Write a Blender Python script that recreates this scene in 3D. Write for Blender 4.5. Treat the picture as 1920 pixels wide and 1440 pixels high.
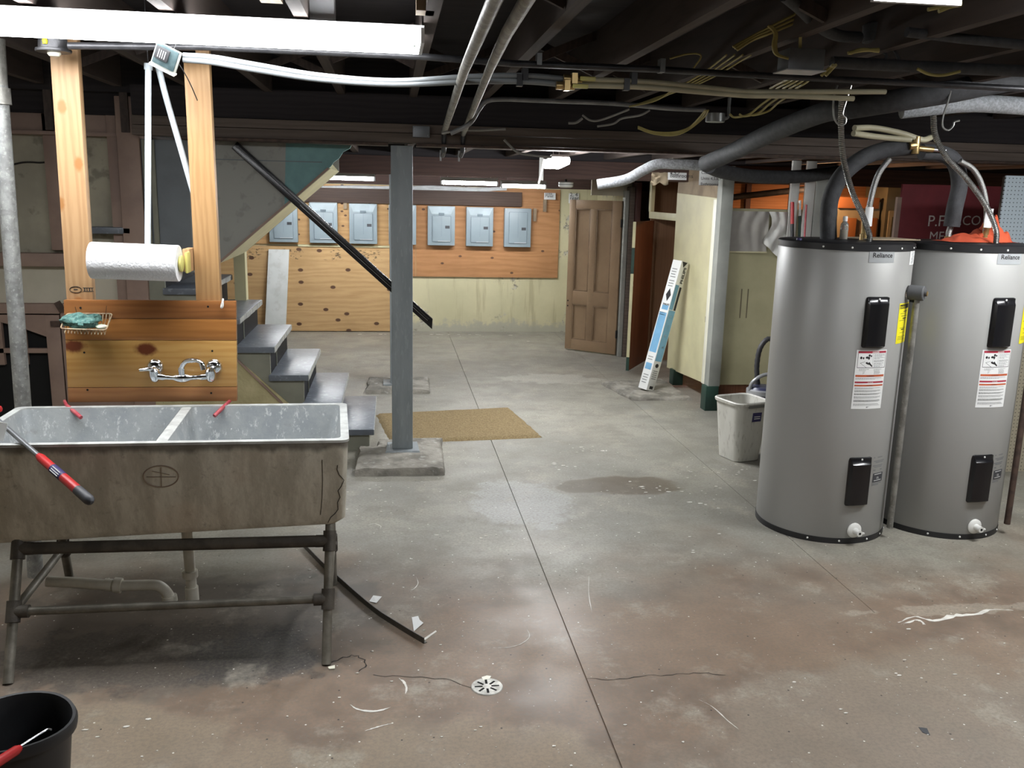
import bpy, bmesh, math, random
from mathutils import Vector, Matrix
from math import sin, cos, pi, radians as rad
import mathutils.noise as mn

for o in list(bpy.data.objects): bpy.data.objects.remove(o, do_unlink=True)
SC = bpy.context.scene
COL = SC.collection
random.seed(7)

# ------------------------------------------------------------ camera, world, exposure
EYE = Vector((0, 0, 1.8)); FPX = 1673.7
_p, _y, _r = rad(12.053), rad(7.803), rad(1.358)
_f = Vector((sin(_y)*cos(_p), cos(_y)*cos(_p), -sin(_p)))
_rt = Vector((cos(_y), -sin(_y), 0)); _up = _rt.cross(_f)
RIGHT = cos(_r)*_rt + sin(_r)*_up; UP = -sin(_r)*_rt + cos(_r)*_up; FWD = _f
cd = bpy.data.cameras.new('camera'); cam = bpy.data.objects.new('camera', cd); COL.objects.link(cam)
cd.sensor_fit = 'HORIZONTAL'; cd.sensor_width = 36.0; cd.lens = FPX/1920*36.0; cd.clip_start = .05; cd.clip_end = 60
_m = Matrix((RIGHT, UP, -FWD)).transposed().to_4x4(); _m.translation = EYE
cam.matrix_world = _m; SC.camera = cam
vs = SC.view_settings
vs.view_transform = 'Standard'; vs.look = 'None'; vs.gamma = 1; vs.use_curve_mapping = False
vs.exposure = EXPOSURE = 0.66
W = bpy.data.worlds.new('basement_air'); SC.world = W; W.use_nodes = True
W.node_tree.nodes['Background'].inputs[0].default_value = (.75, .85, 1, 1)
W.node_tree.nodes['Background'].inputs[1].default_value = 0.0
# lamp strengths (emission of the tubes and bulbs)
E_NEAR, E_MID, E_FAR, E_BULB, E_SIDE, E_RIGHT = 16.5, 88.0, 55.0, 28.0, 22.0, 44.0
COOL = (.97, .985, 1.0); WARM = (1.0, .55, .28)
SC.cycles.max_bounces = 8; SC.cycles.diffuse_bounces = 5; SC.cycles.caustics_reflective = False
SC.cycles.sample_clamp_indirect = 6; SC.cycles.use_denoising = True

# ------------------------------------------------------------ surveying: photo point -> point on a real plane
def ray(px, py): return FWD + RIGHT*((px-960)/FPX) + UP*((720-py)/FPX)
def PY(px, py, y): d = ray(px, py); return EYE + d*(y/d.y)
def PZ(px, py, z=0.0): d = ray(px, py); return EYE + d*((z-1.8)/d.z)
def PX(px, py, x): d = ray(px, py); return EYE + d*(x/d.x)

# ------------------------------------------------------------ geometry collector
class G:
    def __init__(s): s.v = []; s.f = []; s.mi = []; s.cur = 0
    def add(s, vs, fs):
        b = len(s.v); s.v += [Vector(v) for v in vs]
        for f in fs: s.f.append([b+i for i in f]); s.mi.append(s.cur)
        return s
    def mat(s, i): s.cur = i; return s
    def box(s, x0, x1, y0, y1, z0, z1):
        return s.add([(x0,y0,z0),(x1,y0,z0),(x1,y1,z0),(x0,y1,z0),(x0,y0,z1),(x1,y0,z1),(x1,y1,z1),(x0,y1,z1)],
                     [(3,2,1,0),(4,5,6,7),(0,1,5,4),(1,2,6,5),(2,3,7,6),(3,0,4,7)])
    def hexa(s, b, t):      # bottom 4 and top 4 corners, both counter-clockwise from above
        return s.add(list(b)+list(t), [(3,2,1,0),(4,5,6,7),(0,1,5,4),(1,2,6,5),(2,3,7,6),(3,0,4,7)])
    def obox(s, c, sx, sy, sz, ux=(1,0,0), uy=(0,1,0), uz=None):
        c = Vector(c); ux = Vector(ux).normalized(); uy = Vector(uy).normalized()
        uz = Vector(uz).normalized() if uz is not None else ux.cross(uy)
        P = lambda i, j, k: c + ux*(i*sx/2) + uy*(j*sy/2) + uz*(k*sz/2)
        return s.hexa([P(-1,-1,-1),P(1,-1,-1),P(1,1,-1),P(-1,1,-1)], [P(-1,-1,1),P(1,-1,1),P(1,1,1),P(-1,1,1)])
    def beam(s, a, b, w, h, up=(0,0,1)):       # a bar of section w x h from a to b
        a = Vector(a); b = Vector(b); d = (b-a); up = Vector(up); sd = d.cross(up).normalized(); u = sd.cross(d).normalized()
        return s.obox((a+b)/2, w, d.length, h, sd, d, u)
    def prism(s, poly, vec):
        n = len(poly); vec = Vector(vec); P = [Vector(p) for p in poly]
        s.add(P+[p+vec for p in P], [tuple(range(n))[::-1], tuple(range(n, 2*n))] + [(i, (i+1) % n, (i+1) % n+n, i+n) for i in range(n)])
        return s
    def tube(s, pts, r, n=8, closed=False, cap=True):
        P = [Vector(p) for p in pts]; m = len(P); R = r if isinstance(r, (list, tuple)) else [r]*m
        T = []
        for i in range(m):
            a = P[(i-1) % m] if closed or i > 0 else P[i]; b = P[(i+1) % m] if closed or i < m-1 else P[i]
            t = (b-a); T.append(t.normalized() if t.length > 1e-9 else Vector((0,0,1)))
        u = T[0].orthogonal().normalized(); vs = []; 
        for i in range(m):
            if i: 
                q = T[i-1].rotation_difference(T[i]); u = q @ u
            u = (u - T[i]*u.dot(T[i])).normalized(); w = T[i].cross(u)
            vs += [P[i] + (u*cos(2*pi*k/n) + w*sin(2*pi*k/n))*R[i] for k in range(n)]
        fs = []
        for i in range(m if closed else m-1):
            j = (i+1) % m
            for k in range(n): fs.append((i*n+k, i*n+(k+1) % n, j*n+(k+1) % n, j*n+k))
        if cap and not closed: fs += [tuple(range(n))[::-1], tuple(range((m-1)*n, m*n))]
        return s.add(vs, fs)
    def lathe(s, prof, n=24, c=(0,0,0), ax=(0,0,1), cap0=True, cap1=True):   # prof: (radius, height along axis)
        ax = Vector(ax).normalized(); u = ax.orthogonal().normalized(); w = ax.cross(u); c = Vector(c); m = len(prof)
        vs = [c + ax*h + (u*cos(2*pi*k/n) + w*sin(2*pi*k/n))*r for r, h in prof for k in range(n)]
        fs = [(i*n+k, i*n+(k+1) % n, (i+1)*n+(k+1) % n, (i+1)*n+k) for i in range(m-1) for k in range(n)]
        if cap0: fs.append(tuple(range(n))[::-1])
        if cap1: fs.append(tuple(range((m-1)*n, m*n)))
        return s.add(vs, fs)
    def cyl(s, a, b, r, n=12): return s.tube([a, b], r, n)
    def grid(s, fn, nu, nv):
        return s.add([fn(i/nu, j/nv) for j in range(nv+1) for i in range(nu+1)],
                     [(j*(nu+1)+i, j*(nu+1)+i+1, (j+1)*(nu+1)+i+1, (j+1)*(nu+1)+i) for j in range(nv) for i in range(nu)])
    def blob(s, c, rx, ry, rz, amp=.2, sc=8, nu=14, nv=8, flat=None):
        c = Vector(c)
        def fn(u, v):
            a = 2*pi*u; b = pi*(v-.5); d = Vector((cos(a)*cos(b), sin(a)*cos(b), sin(b)))
            k = 1 + amp*mn.noise(d*1.7 + c*sc)
            p = Vector((d.x*rx, d.y*ry, d.z*rz))*k
            if flat is not None: p.z = max(p.z, flat)
            return c + p
        return s.grid(fn, nu, nv)

def smooth(pts, k=6, closed=False):
    P = [Vector(p) for p in pts]; n = len(P); out = []
    for i in range(n if closed else n-1):
        p0 = P[(i-1) % n] if closed or i > 0 else P[i]*2-P[i+1]
        p1 = P[i]; p2 = P[(i+1) % n]; p3 = P[(i+2) % n] if closed or i < n-2 else p2*2-p1
        for j in range(k):
            t = j/k
            out.append(.5*((2*p1) + (p2-p0)*t + (2*p0-5*p1+4*p2-p3)*t*t + (3*p1-p0-3*p2+p3)*t**3))
    if not closed: out.append(P[-1].copy())
    return out

# ------------------------------------------------------------ objects
def mesh(name, g, mats, off=Vector((0,0,0)), bevel=0, seg=2, flat=False, weld=False):
    me = bpy.data.meshes.new(name)
    me.from_pydata([v-off for v in g.v], [], g.f)
    mats = mats if isinstance(mats, (list, tuple)) else [mats]
    for m in mats: me.materials.append(m)
    me.polygons.foreach_set('material_index', g.mi)
    bm = bmesh.new(); bm.from_mesh(me)
    if weld: bmesh.ops.remove_doubles(bm, verts=bm.verts, dist=1e-5)
    bmesh.ops.recalc_face_normals(bm, faces=bm.faces)
    if bevel:
        es = [e for e in bm.edges if len(e.link_faces) == 2 and e.calc_face_angle(0) > rad(30)]
        bmesh.ops.bevel(bm, geom=es, offset=bevel, segments=seg, profile=.6, affect='EDGES', clamp_overlap=True)
    bm.to_mesh(me); bm.free()
    if not flat:
        me.polygons.foreach_set('use_smooth', [True]*len(me.polygons)); me.set_sharp_from_angle(angle=rad(38))
    me.update(); return me

def tag(o, label=None, cat=None, group=None, kind=None):
    for k, v in (('label', label), ('category', cat), ('group', group), ('kind', kind)):
        if v: o[k] = v
    return o

def base_of(g):
    xs = [v.x for v in g.v]; ys = [v.y for v in g.v]; zs = [v.z for v in g.v]
    return Vector(((min(xs)+max(xs))/2, (min(ys)+max(ys))/2, min(zs)))

def solo(name, g, m, label=None, cat=None, group=None, kind=None, **kw):     # a thing that is one mesh
    off = base_of(g); o = bpy.data.objects.new(name, mesh(name, g, m, off, **kw)); COL.objects.link(o); o.location = off
    return tag(o, label, cat, group, kind)

def thing(name, loc, label=None, cat=None, group=None, kind=None):
    o = bpy.data.objects.new(name, None); COL.objects.link(o); o.location = loc; o.empty_display_size = .05
    return tag(o, label, cat, group, kind)

def origin(o):
    L = Vector((0,0,0))
    while o: L += o.location; o = o.parent
    return L

def part(par, name, g, m, label=None, kind=None, **kw):
    o = bpy.data.objects.new(name, mesh(name, g, m, origin(par), **kw)); COL.objects.link(o); o.parent = par
    return tag(o, label, None, None, kind)

def copy_tree(o, par=None):
    c = o.copy(); COL.objects.link(c); c.parent = par
    for ch in o.children: copy_tree(ch, c)
    return c

def lettering(par, txt, size, org, ux, uy, m, warp=None, bold=0.0, align='LEFT', name='lettering', depth=0.0, lead=1.0):
    cu = bpy.data.curves.new('lettering', 'FONT'); cu.body = txt; cu.size = size; cu.offset = bold; cu.align_x = align
    cu.space_line = lead; cu.resolution_u = 3; cu.extrude = depth
    ob = bpy.data.objects.new('lettering', cu); COL.objects.link(ob)
    bpy.context.view_layer.update()
    me = bpy.data.meshes.new_from_object(ob.evaluated_get(bpy.context.evaluated_depsgraph_get()))
    bpy.data.objects.remove(ob); bpy.data.curves.remove(cu)
    off = origin(par)
    if warp is None: org = Vector(org); ux = Vector(ux); uy = Vector(uy)
    for v in me.vertices:
        p = (org + ux*v.co.x + uy*v.co.y) if warp is None else warp(v.co.x, v.co.y)
        v.co = p - off
    me.materials.clear(); me.materials.append(m); me.name = name
    o = bpy.data.objects.new(name, me); COL.objects.link(o); o.parent = par
    return o

# ------------------------------------------------------------ procedural materials
class NT:
    def __init__(s, name):
        s.m = bpy.data.materials.new(name); s.m.use_nodes = True; s.t = s.m.node_tree; s.b = s.t.nodes['Principled BSDF']
        s.geo = s.t.nodes.new('ShaderNodeNewGeometry'); s.pos = s.geo.outputs['Position']
    def n(s, ty, ins=None, **pr):
        nd = s.t.nodes.new(ty)
        for k, v in pr.items(): setattr(nd, k, v)
        for k, v in (ins or {}).items():
            if isinstance(v, bpy.types.NodeSocket): s.t.links.new(v, nd.inputs[k])
            else: nd.inputs[k].default_value = v
        return nd
    def map(s, vec, sc=(1,1,1), loc=(0,0,0), rot=(0,0,0)):
        return s.n('ShaderNodeMapping', {'Vector': vec, 'Scale': sc, 'Location': loc, 'Rotation': rot}).outputs[0]
    def noise(s, vec, scale, detail=4, rough=.55, dist=0):
        return s.n('ShaderNodeTexNoise', {'Vector': vec, 'Scale': scale, 'Detail': detail, 'Roughness': rough, 'Distortion': dist}).outputs[0]
    def vor(s, vec, scale, feature='F1', dim='3D'):
        return s.n('ShaderNodeTexVoronoi', {'Vector': vec, 'Scale': scale}, feature=feature, voronoi_dimensions=dim)
    def xz(s, sx=1.0, sz=1.0):      # facing coordinates of an upright board
        sp = s.n('ShaderNodeSeparateXYZ', {0: s.pos})
        return s.n('ShaderNodeCombineXYZ', {0: s.math('MULTIPLY', sp.outputs[0], sx), 1: s.math('MULTIPLY', sp.outputs[2], sz)}).outputs[0]
    def math(s, op, a, b=0.0, clamp=False):
        return s.n('ShaderNodeMath', {0: a, 1: b}, operation=op, use_clamp=clamp).outputs[0]
    def step(s, v, a, b, lo=0.0, hi=1.0):
        return s.n('ShaderNodeMapRange', {0: v, 1: a, 2: b, 3: lo, 4: hi}, interpolation_type='SMOOTHSTEP').outputs[0]
    def mix(s, f, a, b, bt='MIX'):
        nd = s.t.nodes.new('ShaderNodeMix'); nd.data_type = 'RGBA'; nd.blend_type = bt
        for k, v in ((0, f), (6, a), (7, b)):
            if isinstance(v, bpy.types.NodeSocket): s.t.links.new(v, nd.inputs[k])
            elif k == 0: nd.inputs[0].default_value = v
            else: nd.inputs[k].default_value = (*v, 1) if len(v) == 3 else v
        return nd.outputs[2]
    def set(s, col=None, rough=None, metal=0, bump=None, bs=.2, bd=.01, spec=None):
        for k, v in (('Base Color', col), ('Roughness', rough), ('Metallic', metal), ('Specular IOR Level', spec)):
            if v is None: continue
            if isinstance(v, bpy.types.NodeSocket): s.t.links.new(v, s.b.inputs[k])
            else: s.b.inputs[k].default_value = (*v, 1) if isinstance(v, tuple) else v
        if bump is not None:
            bp = s.n('ShaderNodeBump', {'Height': bump, 'Strength': bs, 'Distance': bd})
            s.t.links.new(bp.outputs[0], s.b.inputs['Normal'])
        return s.m

def mk(name, c1, c2=None, scale=6, rough=.55, metal=0, bs=0, stretch=(1,1,1), detail=5, spec=None, c3=None, s3=40, a3=.5, bsc=None):
    t = NT(name); v = t.map(t.pos, stretch)
    n = t.noise(v, scale, detail)
    c2 = c2 or tuple(x*.8 for x in c1)
    col = t.mix(t.step(n, .35, .65), c1, c2)
    if c3: col = t.mix(t.math('MULTIPLY', t.step(t.noise(v, s3, 3), .56, .68), a3), col, c3)
    return t.set(col, rough, metal, t.noise(v, bsc or scale*6, 4) if bs else None, bs, .01, spec)

def wood(name, c1, c2, axis='z', scale=1.0, rough=.55, knots=0, bs=.08, kc=(.12,.05,.025), spec=.3):
    t = NT(name)
    sc = {'x': (.12,1,1), 'y': (1,.12,1), 'z': (1,1,.12)}[axis]
    v = t.map(t.pos, tuple(a*scale for a in sc))
    warp = t.noise(v, 3.0, 3)
    w = t.n('ShaderNodeTexWave', {'Vector': v, 'Scale': 9.0, 'Distortion': 9.0, 'Detail': 3.0, 'Detail Scale': 1.2, 'Detail Roughness': .6},
            wave_type='BANDS', bands_direction={'x': 'Z', 'y': 'X', 'z': 'X'}[axis]).outputs[1]
    f = t.math('ADD', t.math('MULTIPLY', w, .38), t.math('MULTIPLY', t.noise(v, 34, 5), .62))
    col = t.mix(t.step(f, .25, .85, 0, .62), c1, c2)
    col = t.mix(t.step(warp, .45, .7, 0, .45), col, tuple(a*.75 for a in c2))
    if knots:
        d = t.vor(t.xz(.6, 1) if axis == 'x' else t.xz(1, .6), knots, dim='2D')
        k = t.step(t.math('ADD', d.outputs[0], t.math('MULTIPLY', t.noise(t.pos, 40, 2), .08)), .19, .11)
        col = t.mix(k, col, kc)
    return t.set(col, rough, 0, f, bs, .006, spec)

def glow(name, col, e, base=(.9,.9,.9)):
    t = NT(name); t.set(base, .4)
    t.b.inputs['Emission Color'].default_value = (*col, 1); t.b.inputs['Emission Strength'].default_value = e
    return t.m

# ------------------------------------------------------------ materials
def concrete_floor():
    t = NT('concrete_floor'); P = t.pos
    sep = t.n('ShaderNodeSeparateXYZ', {0: P}); X, Y = sep.outputs[0], sep.outputs[1]
    big = t.noise(P, .9, 6, .6); mid = t.noise(P, 5, 8, .65); fine = t.noise(P, 70, 4, .7)
    col = t.mix(t.step(big, .35, .65), (.325,.313,.265), (.228,.222,.192))
    col = t.mix(t.step(mid, .42, .66, 0, .7), col, (.205,.195,.165))
    # brown, iron stained slab near the drain
    edge = t.math('ADD', Y, t.math('MULTIPLY', t.noise(P, 1.6, 5), -2.2))
    br = t.step(edge, 3.5, 2.2)
    col = t.mix(t.math('MULTIPLY', br, .95), col, t.mix(t.step(mid, .3, .7), (.235,.162,.112), (.155,.106,.074)))
    def spot(cx, cy, rx, ry, c, k, rag=.5, sc=5):
        nonlocal col
        dx = t.math('DIVIDE', t.math('SUBTRACT', X, cx), rx); dy = t.math('DIVIDE', t.math('SUBTRACT', Y, cy), ry)
        d = t.math('SQRT', t.math('ADD', t.math('MULTIPLY', dx, dx), t.math('MULTIPLY', dy, dy)))
        d = t.math('ADD', d, t.math('MULTIPLY', t.math('SUBTRACT', t.noise(P, sc, 5), .5), rag*2))
        col = t.mix(t.math('MULTIPLY', t.step(d, 1.05, .8), k), col, c)
    spot(1.47, 5.28, .40, .19, (.115,.088,.056), .85, .5)       # dried spill
    spot(1.18, 5.27, .17, .14, (.15,.13,.10), .85, .5)
    spot(-.85, 3.55, .85, .55, (.10,.085,.07), .75, .7, 5)  # wide darkening: tub shade and dirt painted in together
    spot(-.85, 3.35, .75, .28, (.04,.036,.032), .6, .8, 9)        # grime under the tubs, mixed with their painted shade
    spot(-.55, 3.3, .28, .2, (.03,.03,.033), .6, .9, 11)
    spot(1.0, 3.35, 1.4, .35, (.27,.19,.13), .4, .6, 3)
    spot(2.4, 3.0, .8, .22, (.27,.20,.14), .5, .6, 3)
    spot(.0, 2.35, .8, .5, (.33,.27,.19), .45, .7, 2.5)
    spot(-1.0, 2.75, .5, .3, (.35,.29,.205), .45, .7, 3)
    spot(1.9, 2.5, 1.0, .6, (.30,.262,.212), .5, .7, 2)
    spot(.75, 5.0, .3, .45, (.42,.43,.42), .55, .7, 6)
    spot(1.6, 8.6, .5, .25, (.55,.54,.48), .4, .9, 5)
    spot(2.6, 3.45, .5, .05, (.5,.46,.38), .35, 1.3, 8)
    # rubbed lighter haze and grain
    col = t.mix(t.step(t.noise(P, 2.6, 9, .72), .52, .68, 0, .6), col, (.39,.36,.295))
    col = t.mix(t.step(fine, .38, .68, 0, .5), col, (.15,.13,.105))
    # small paint spatters
    for sc, th, k in ((10, .034, .9), (24, .05, .4)):
        v = t.vor(P, sc, dim='2D'); s = t.n('ShaderNodeSeparateColor', {0: v.outputs[1]})
        col = t.mix(t.math('MULTIPLY', t.math('LESS_THAN', v.outputs[0], th), t.math('MULTIPLY', t.math('GREATER_THAN', s.outputs[0], .84), k)), col, (.75,.73,.66))
    v = t.vor(t.map(P, (1,1,1), (3.3,1.1,0)), 9, dim='2D'); s = t.n('ShaderNodeSeparateColor', {0: v.outputs[1]})
    col = t.mix(t.math('MULTIPLY', t.math('LESS_THAN', v.outputs[0], .033), t.math('GREATER_THAN', s.outputs[0], .86)), col, (.04,.035,.03))
    rg = t.step(t.noise(P, 2.2, 6), .3, .7, .41, .62)
    return t.set(col, rg, 0, t.math('ADD', mid, t.math('MULTIPLY', fine, .4)), .12, .006, .45)

def peeling(name, c1, c2, low=.0, lowc=(.40,.39,.33), hi=.35):
    t = NT(name); P = t.pos; Z = t.n('ShaderNodeSeparateXYZ', {0: P}).outputs[2]
    col = t.mix(t.step(t.noise(P, 1.6, 5), .35, .65), c1, c2)
    col = t.mix(t.step(t.noise(t.map(P, (6,6,.5)), 2.2, 4), .52, .72, 0, .5), col, (.34,.29,.17))     # damp runs
    d = t.math('ADD', t.math('MULTIPLY', Z, 2.0), t.math('MULTIPLY', t.noise(P, 7, 6, .7), .9))
    col = t.mix(t.step(d, .78, .6, 0, .8), col, lowc)
    blot = t.noise(P, 8, 8, .78)
    patch = t.math('MULTIPLY', t.step(blot, .52, .58), t.step(t.noise(P, 1.5, 4), .5, .6))
    col = t.mix(patch, col, t.mix(t.step(t.noise(P, 22, 4), .45, .6), (.20,.18,.15), (.50,.48,.42)))
    return t.set(col, .75, 0, blot, .25, .01, .25)

def ply(name, c1, c2, plugs=True, k=5.5, sp=.35, stamp=False):
    t = NT(name); P = t.pos
    v = t.map(P, (.35, 1, 2.2))
    w = t.n('ShaderNodeTexWave', {'Vector': v, 'Scale': 2.2, 'Distortion': 16.0, 'Detail': 4.0, 'Detail Scale': .8}, wave_type='BANDS', bands_direction='Z').outputs[1]
    f = t.math('ADD', t.math('MULTIPLY', w, .25), t.math('MULTIPLY', t.noise(t.map(P, (.5,1,5)), 9, 6, .65), .75))
    col = t.mix(t.step(f, .2, .9), c1, c2)
    col = t.mix(t.step(t.noise(P, 1.4, 4), .45, .75, 0, .35), col, tuple(a*.6 for a in c2))
    if plugs:
        d = t.vor(t.xz(.75, 1.15), k, dim='2D')
        s = t.n('ShaderNodeSeparateColor', {0: d.outputs[1]})
        kk = t.math('MULTIPLY', t.step(d.outputs[0], .115, .075), t.math('GREATER_THAN', s.outputs[0], sp))
        col = t.mix(kk, col, (.10,.05,.03))
    if stamp:
        Z = t.n('ShaderNodeSeparateXYZ', {0: P}).outputs[2]
        band = t.math('MULTIPLY', t.step(Z, .90, .93), t.step(Z, 1.065, 1.04))
        ink = t.math('MULTIPLY', t.math('MULTIPLY', t.step(t.noise(t.map(P, (26,1,60)), 1, 3), .56, .6), t.step(t.noise(t.map(P, (3,1,2)), 1, 2), .48, .55)), band)
        col = t.mix(t.math('MULTIPLY', ink, .8), col, (.06,.045,.03))
    return t.set(col, .6, 0, f, .08, .004, .3)

def pegboard(name, c):
    t = NT(name); P = t.pos
    fx = t.n('ShaderNodeVectorMath', {0: t.map(P, (1/.0254,)*3)}, operation='FRACTION').outputs[0]
    d = t.n('ShaderNodeVectorMath', {0: fx, 1: (.5,.5,.5)}, operation='SUBTRACT').outputs[0]
    sp = t.n('ShaderNodeSeparateXYZ', {0: d})
    r = t.math('SQRT', t.math('ADD', t.math('MULTIPLY', sp.outputs[0], sp.outputs[0]), t.math('MULTIPLY', sp.outputs[2], sp.outputs[2])))
    return t.set(t.mix(t.step(r, .15, .11), c, (.01,.01,.01)), .6)

def tub_out():
    t = NT('weathered_tub_concrete'); P = t.pos
    v = t.map(P, (3,3,.55))
    col = t.mix(t.step(t.noise(v, 3.5, 8, .7), .38, .62), (.66,.64,.555), (.46,.44,.37))
    col = t.mix(t.step(t.noise(P, 24, 6, .7), .55, .72, 0, .6), col, (.30,.275,.23))
    col = t.mix(t.step(t.noise(P, 2.0, 5), .5, .7, 0, .5), col, (.60,.50,.39))
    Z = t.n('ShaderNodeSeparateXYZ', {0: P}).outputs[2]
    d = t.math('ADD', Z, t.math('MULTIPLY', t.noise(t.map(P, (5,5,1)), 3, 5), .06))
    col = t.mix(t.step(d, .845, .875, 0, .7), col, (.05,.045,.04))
    return t.set(col, .7, 0, t.noise(P, 40, 5), .25, .008, .3)

def tub_in():
    t = NT('zinc_grey_tub_lining'); P = t.pos
    col = t.mix(t.step(t.noise(P, 5, 7, .7), .35, .65), (.30,.325,.34), (.40,.42,.42))
    col = t.mix(t.step(t.noise(t.map(P, (3,3,1.6)), 13, 7, .78), .55, .62, 0, .85), col, (.62,.64,.63))
    v = t.vor(P, 26); s = t.n('ShaderNodeSeparateColor', {0: v.outputs[1]})
    col = t.mix(t.math('MULTIPLY', t.math('LESS_THAN', v.outputs[0], .11), t.math('GREATER_THAN', s.outputs[0], .8)), col, (.8,.82,.8))
    col = t.mix(t.step(t.noise(P, 11, 5), .62, .75, 0, .5), col, (.2,.19,.17))
    return t.set(col, .5, .15, t.noise(P, 50, 4), .15, .006)

M = {}
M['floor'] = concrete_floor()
M['pad'] = mk('rough_footing_concrete', (.31,.29,.25), (.15,.14,.12), 6, .85, bs=.9, c3=(.42,.41,.37), s3=18, detail=9)
M['plaster_yellow'] = peeling('peeling_yellow_plaster', (.62,.58,.38), (.54,.51,.33))
M['plaster_left'] = mk('dingy_olive_plaster', (.42,.39,.30), (.31,.285,.225), 2.5, .8, bs=.15, c3=(.10,.095,.08), s3=9)
M['plaster_light'] = mk('dingy_cream_plaster', (.56,.52,.42), (.46,.43,.34), 2.5, .8, bs=.1)
M['stucco'] = mk('yellow_stucco', (.50,.44,.25), (.40,.35,.19), 6, .85, bs=.5)
M['joist'] = wood('old_dark_joist_wood', (.085,.066,.058), (.05,.04,.037), 'y', 1, .8, bs=.05)
M['subfloor'] = wood('dark_subfloor_boards', (.036,.031,.033), (.022,.02,.022), 'x', 1, .85, bs=.03)
M['beam'] = wood('brown_stained_beam_wood', (.15,.118,.098), (.095,.074,.062), 'x', 1, .7)
M['beam2'] = wood('reddish_brown_beam_wood', (.085,.05,.042), (.05,.032,.028), 'x', 1, .7)
M['rawjoist'] = wood('raw_pale_block_wood', (.42,.33,.22), (.30,.22,.14), 'z', 1, .7)
M['brown'] = mk('brown_trim_paint', (.31,.215,.17), (.245,.168,.135), 4, .6, bs=.05)
M['brown_board'] = wood('dark_brown_board', (.085,.055,.042), (.05,.032,.026), 'x', 1, .6)
M['pillar'] = mk('steel_blue_grey_paint', (.25,.278,.29), (.205,.23,.242), 5, .5, bs=.12, stretch=(2,2,.4), c3=(.31,.34,.35), s3=30)
M['tread'] = mk('slate_blue_porch_paint', (.155,.175,.205), (.115,.13,.155), 6, .35, bs=.12, c3=(.30,.33,.37), s3=26, a3=.5)
M['tread_edge'] = mk('worn_tread_nosing', (.42,.42,.38), (.24,.25,.25), 14, .6, bs=.1)
M['riser'] = mk('black_riser_paint', (.008,.009,.012), None, 6, .6, spec=.2)
M['stairside'] = mk('olive_grey_stair_panel', (.235,.235,.185), (.19,.19,.15), 4, .6, bs=.06)
M['wall_grey'] = mk('grey_stairwell_paint', (.30,.30,.275), (.25,.25,.23), 2, .65, bs=.05, c3=(.15,.15,.14), s3=12, a3=.4)
M['wall_slate'] = mk('slate_grey_panel_paint', (.155,.175,.19), (.12,.135,.148), 3, .55, bs=.05)
M['teal'] = mk('teal_paint', (.17,.33,.33), (.13,.26,.265), 6, .6, bs=.1)
M['cream'] = mk('cream_paint', (.62,.58,.36), (.55,.51,.32), 4, .5, bs=.05)
M['cream_bright'] = mk('bright_ivory_trim_paint', (.80,.79,.66), (.74,.72,.60), 4, .4, bs=.04)
M['olive_wall'] = mk('olive_yellow_wall_paint', (.44,.41,.25), (.37,.345,.21), 2.2, .6, bs=.04)
M['post_grey'] = mk('grey_post_paint', (.33,.34,.31), (.28,.29,.265), 5, .6, bs=.05)
M['green'] = mk('dark_green_paint', (.018,.055,.04), (.014,.04,.03), 6, .5)
M['door'] = mk('tan_door_paint', (.33,.225,.135), (.28,.185,.11), 3, .38, bs=.06, c3=(.24,.17,.11), s3=20, a3=.3)
M['door_groove'] = mk('dark_tan_moulding', (.20,.13,.075), (.26,.175,.105), 8, .5)  # mouldings a darker tan than the door itself
M['circuit'] = mk('dark_circuit_board', (.03,.05,.055), (.05,.075,.08), 40, .4)
M['stall_brown'] = wood('red_brown_stall_wood', (.20,.085,.045), (.13,.052,.028), 'z', 1, .5)
M['stall_brown2'] = wood('plain_brown_stall_wood', (.22,.12,.065), (.17,.088,.048), 'z', 1, .55)
M['ply_low'] = ply('pale_plugged_plywood', (.58,.385,.19), (.45,.28,.125), True, 3.9, .3, True)
M['ply_left'] = ply('honey_plywood', (.58,.36,.165), (.42,.24,.10), True, 7, .55)
M['ply_right'] = ply('reddish_plywood', (.46,.235,.105), (.34,.16,.065), True, 6, .75)
M['ply_raw'] = mk('dirty_bare_plywood', (.34,.26,.17), (.22,.165,.11), 5, .7, bs=.1)
M['panel'] = mk('pale_blue_grey_enamel', (.27,.332,.365), (.245,.303,.335), 3, .38)
M['panel_dark'] = mk('blue_grey_recess', (.15,.20,.235), None, 3, .45)
M['white_board'] = mk('white_melamine', (.72,.74,.73), (.62,.65,.63), 3, .4, c3=(.45,.45,.41), s3=8, a3=.3)
M['tub_out'] = tub_out(); M['tub_in'] = tub_in()
M['rim'] = mk('pale_worn_rim', (.56,.58,.56), (.40,.41,.40), 16, .5, .1, bs=.12)
M['darkpipe'] = mk('dark_grimy_pipe', (.10,.088,.072), (.06,.052,.044), 14, .6, .2, bs=.2)
M['legpipe'] = mk('grimy_galvanised_pipe', (.24,.225,.19), (.15,.14,.115), 14, .5, .4, bs=.15)
M['galv'] = mk('spotted_galvanised_pipe', (.36,.37,.36), (.24,.245,.24), 30, .5, .5, bs=.15, c3=(.55,.56,.54), s3=70)
M['silverpaint'] = mk('dull_silver_pipe', (.30,.295,.27), (.17,.165,.15), 14, .48, .35, bs=.2, c3=(.40,.39,.35), s3=50)
M['blackiron'] = mk('black_iron_conduit', (.075,.075,.08), (.045,.045,.05), 12, .4, .5, bs=.1)
M['emt'] = mk('grey_conduit', (.26,.26,.26), (.19,.19,.19), 12, .45, .6)
M['pvc'] = mk('aged_white_plastic_pipe', (.74,.72,.64), (.60,.58,.50), 9, .5, bs=.05)
M['pex'] = mk('pale_grey_plastic_tube', (.19,.205,.212), (.16,.173,.18), 8, .4)
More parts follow.
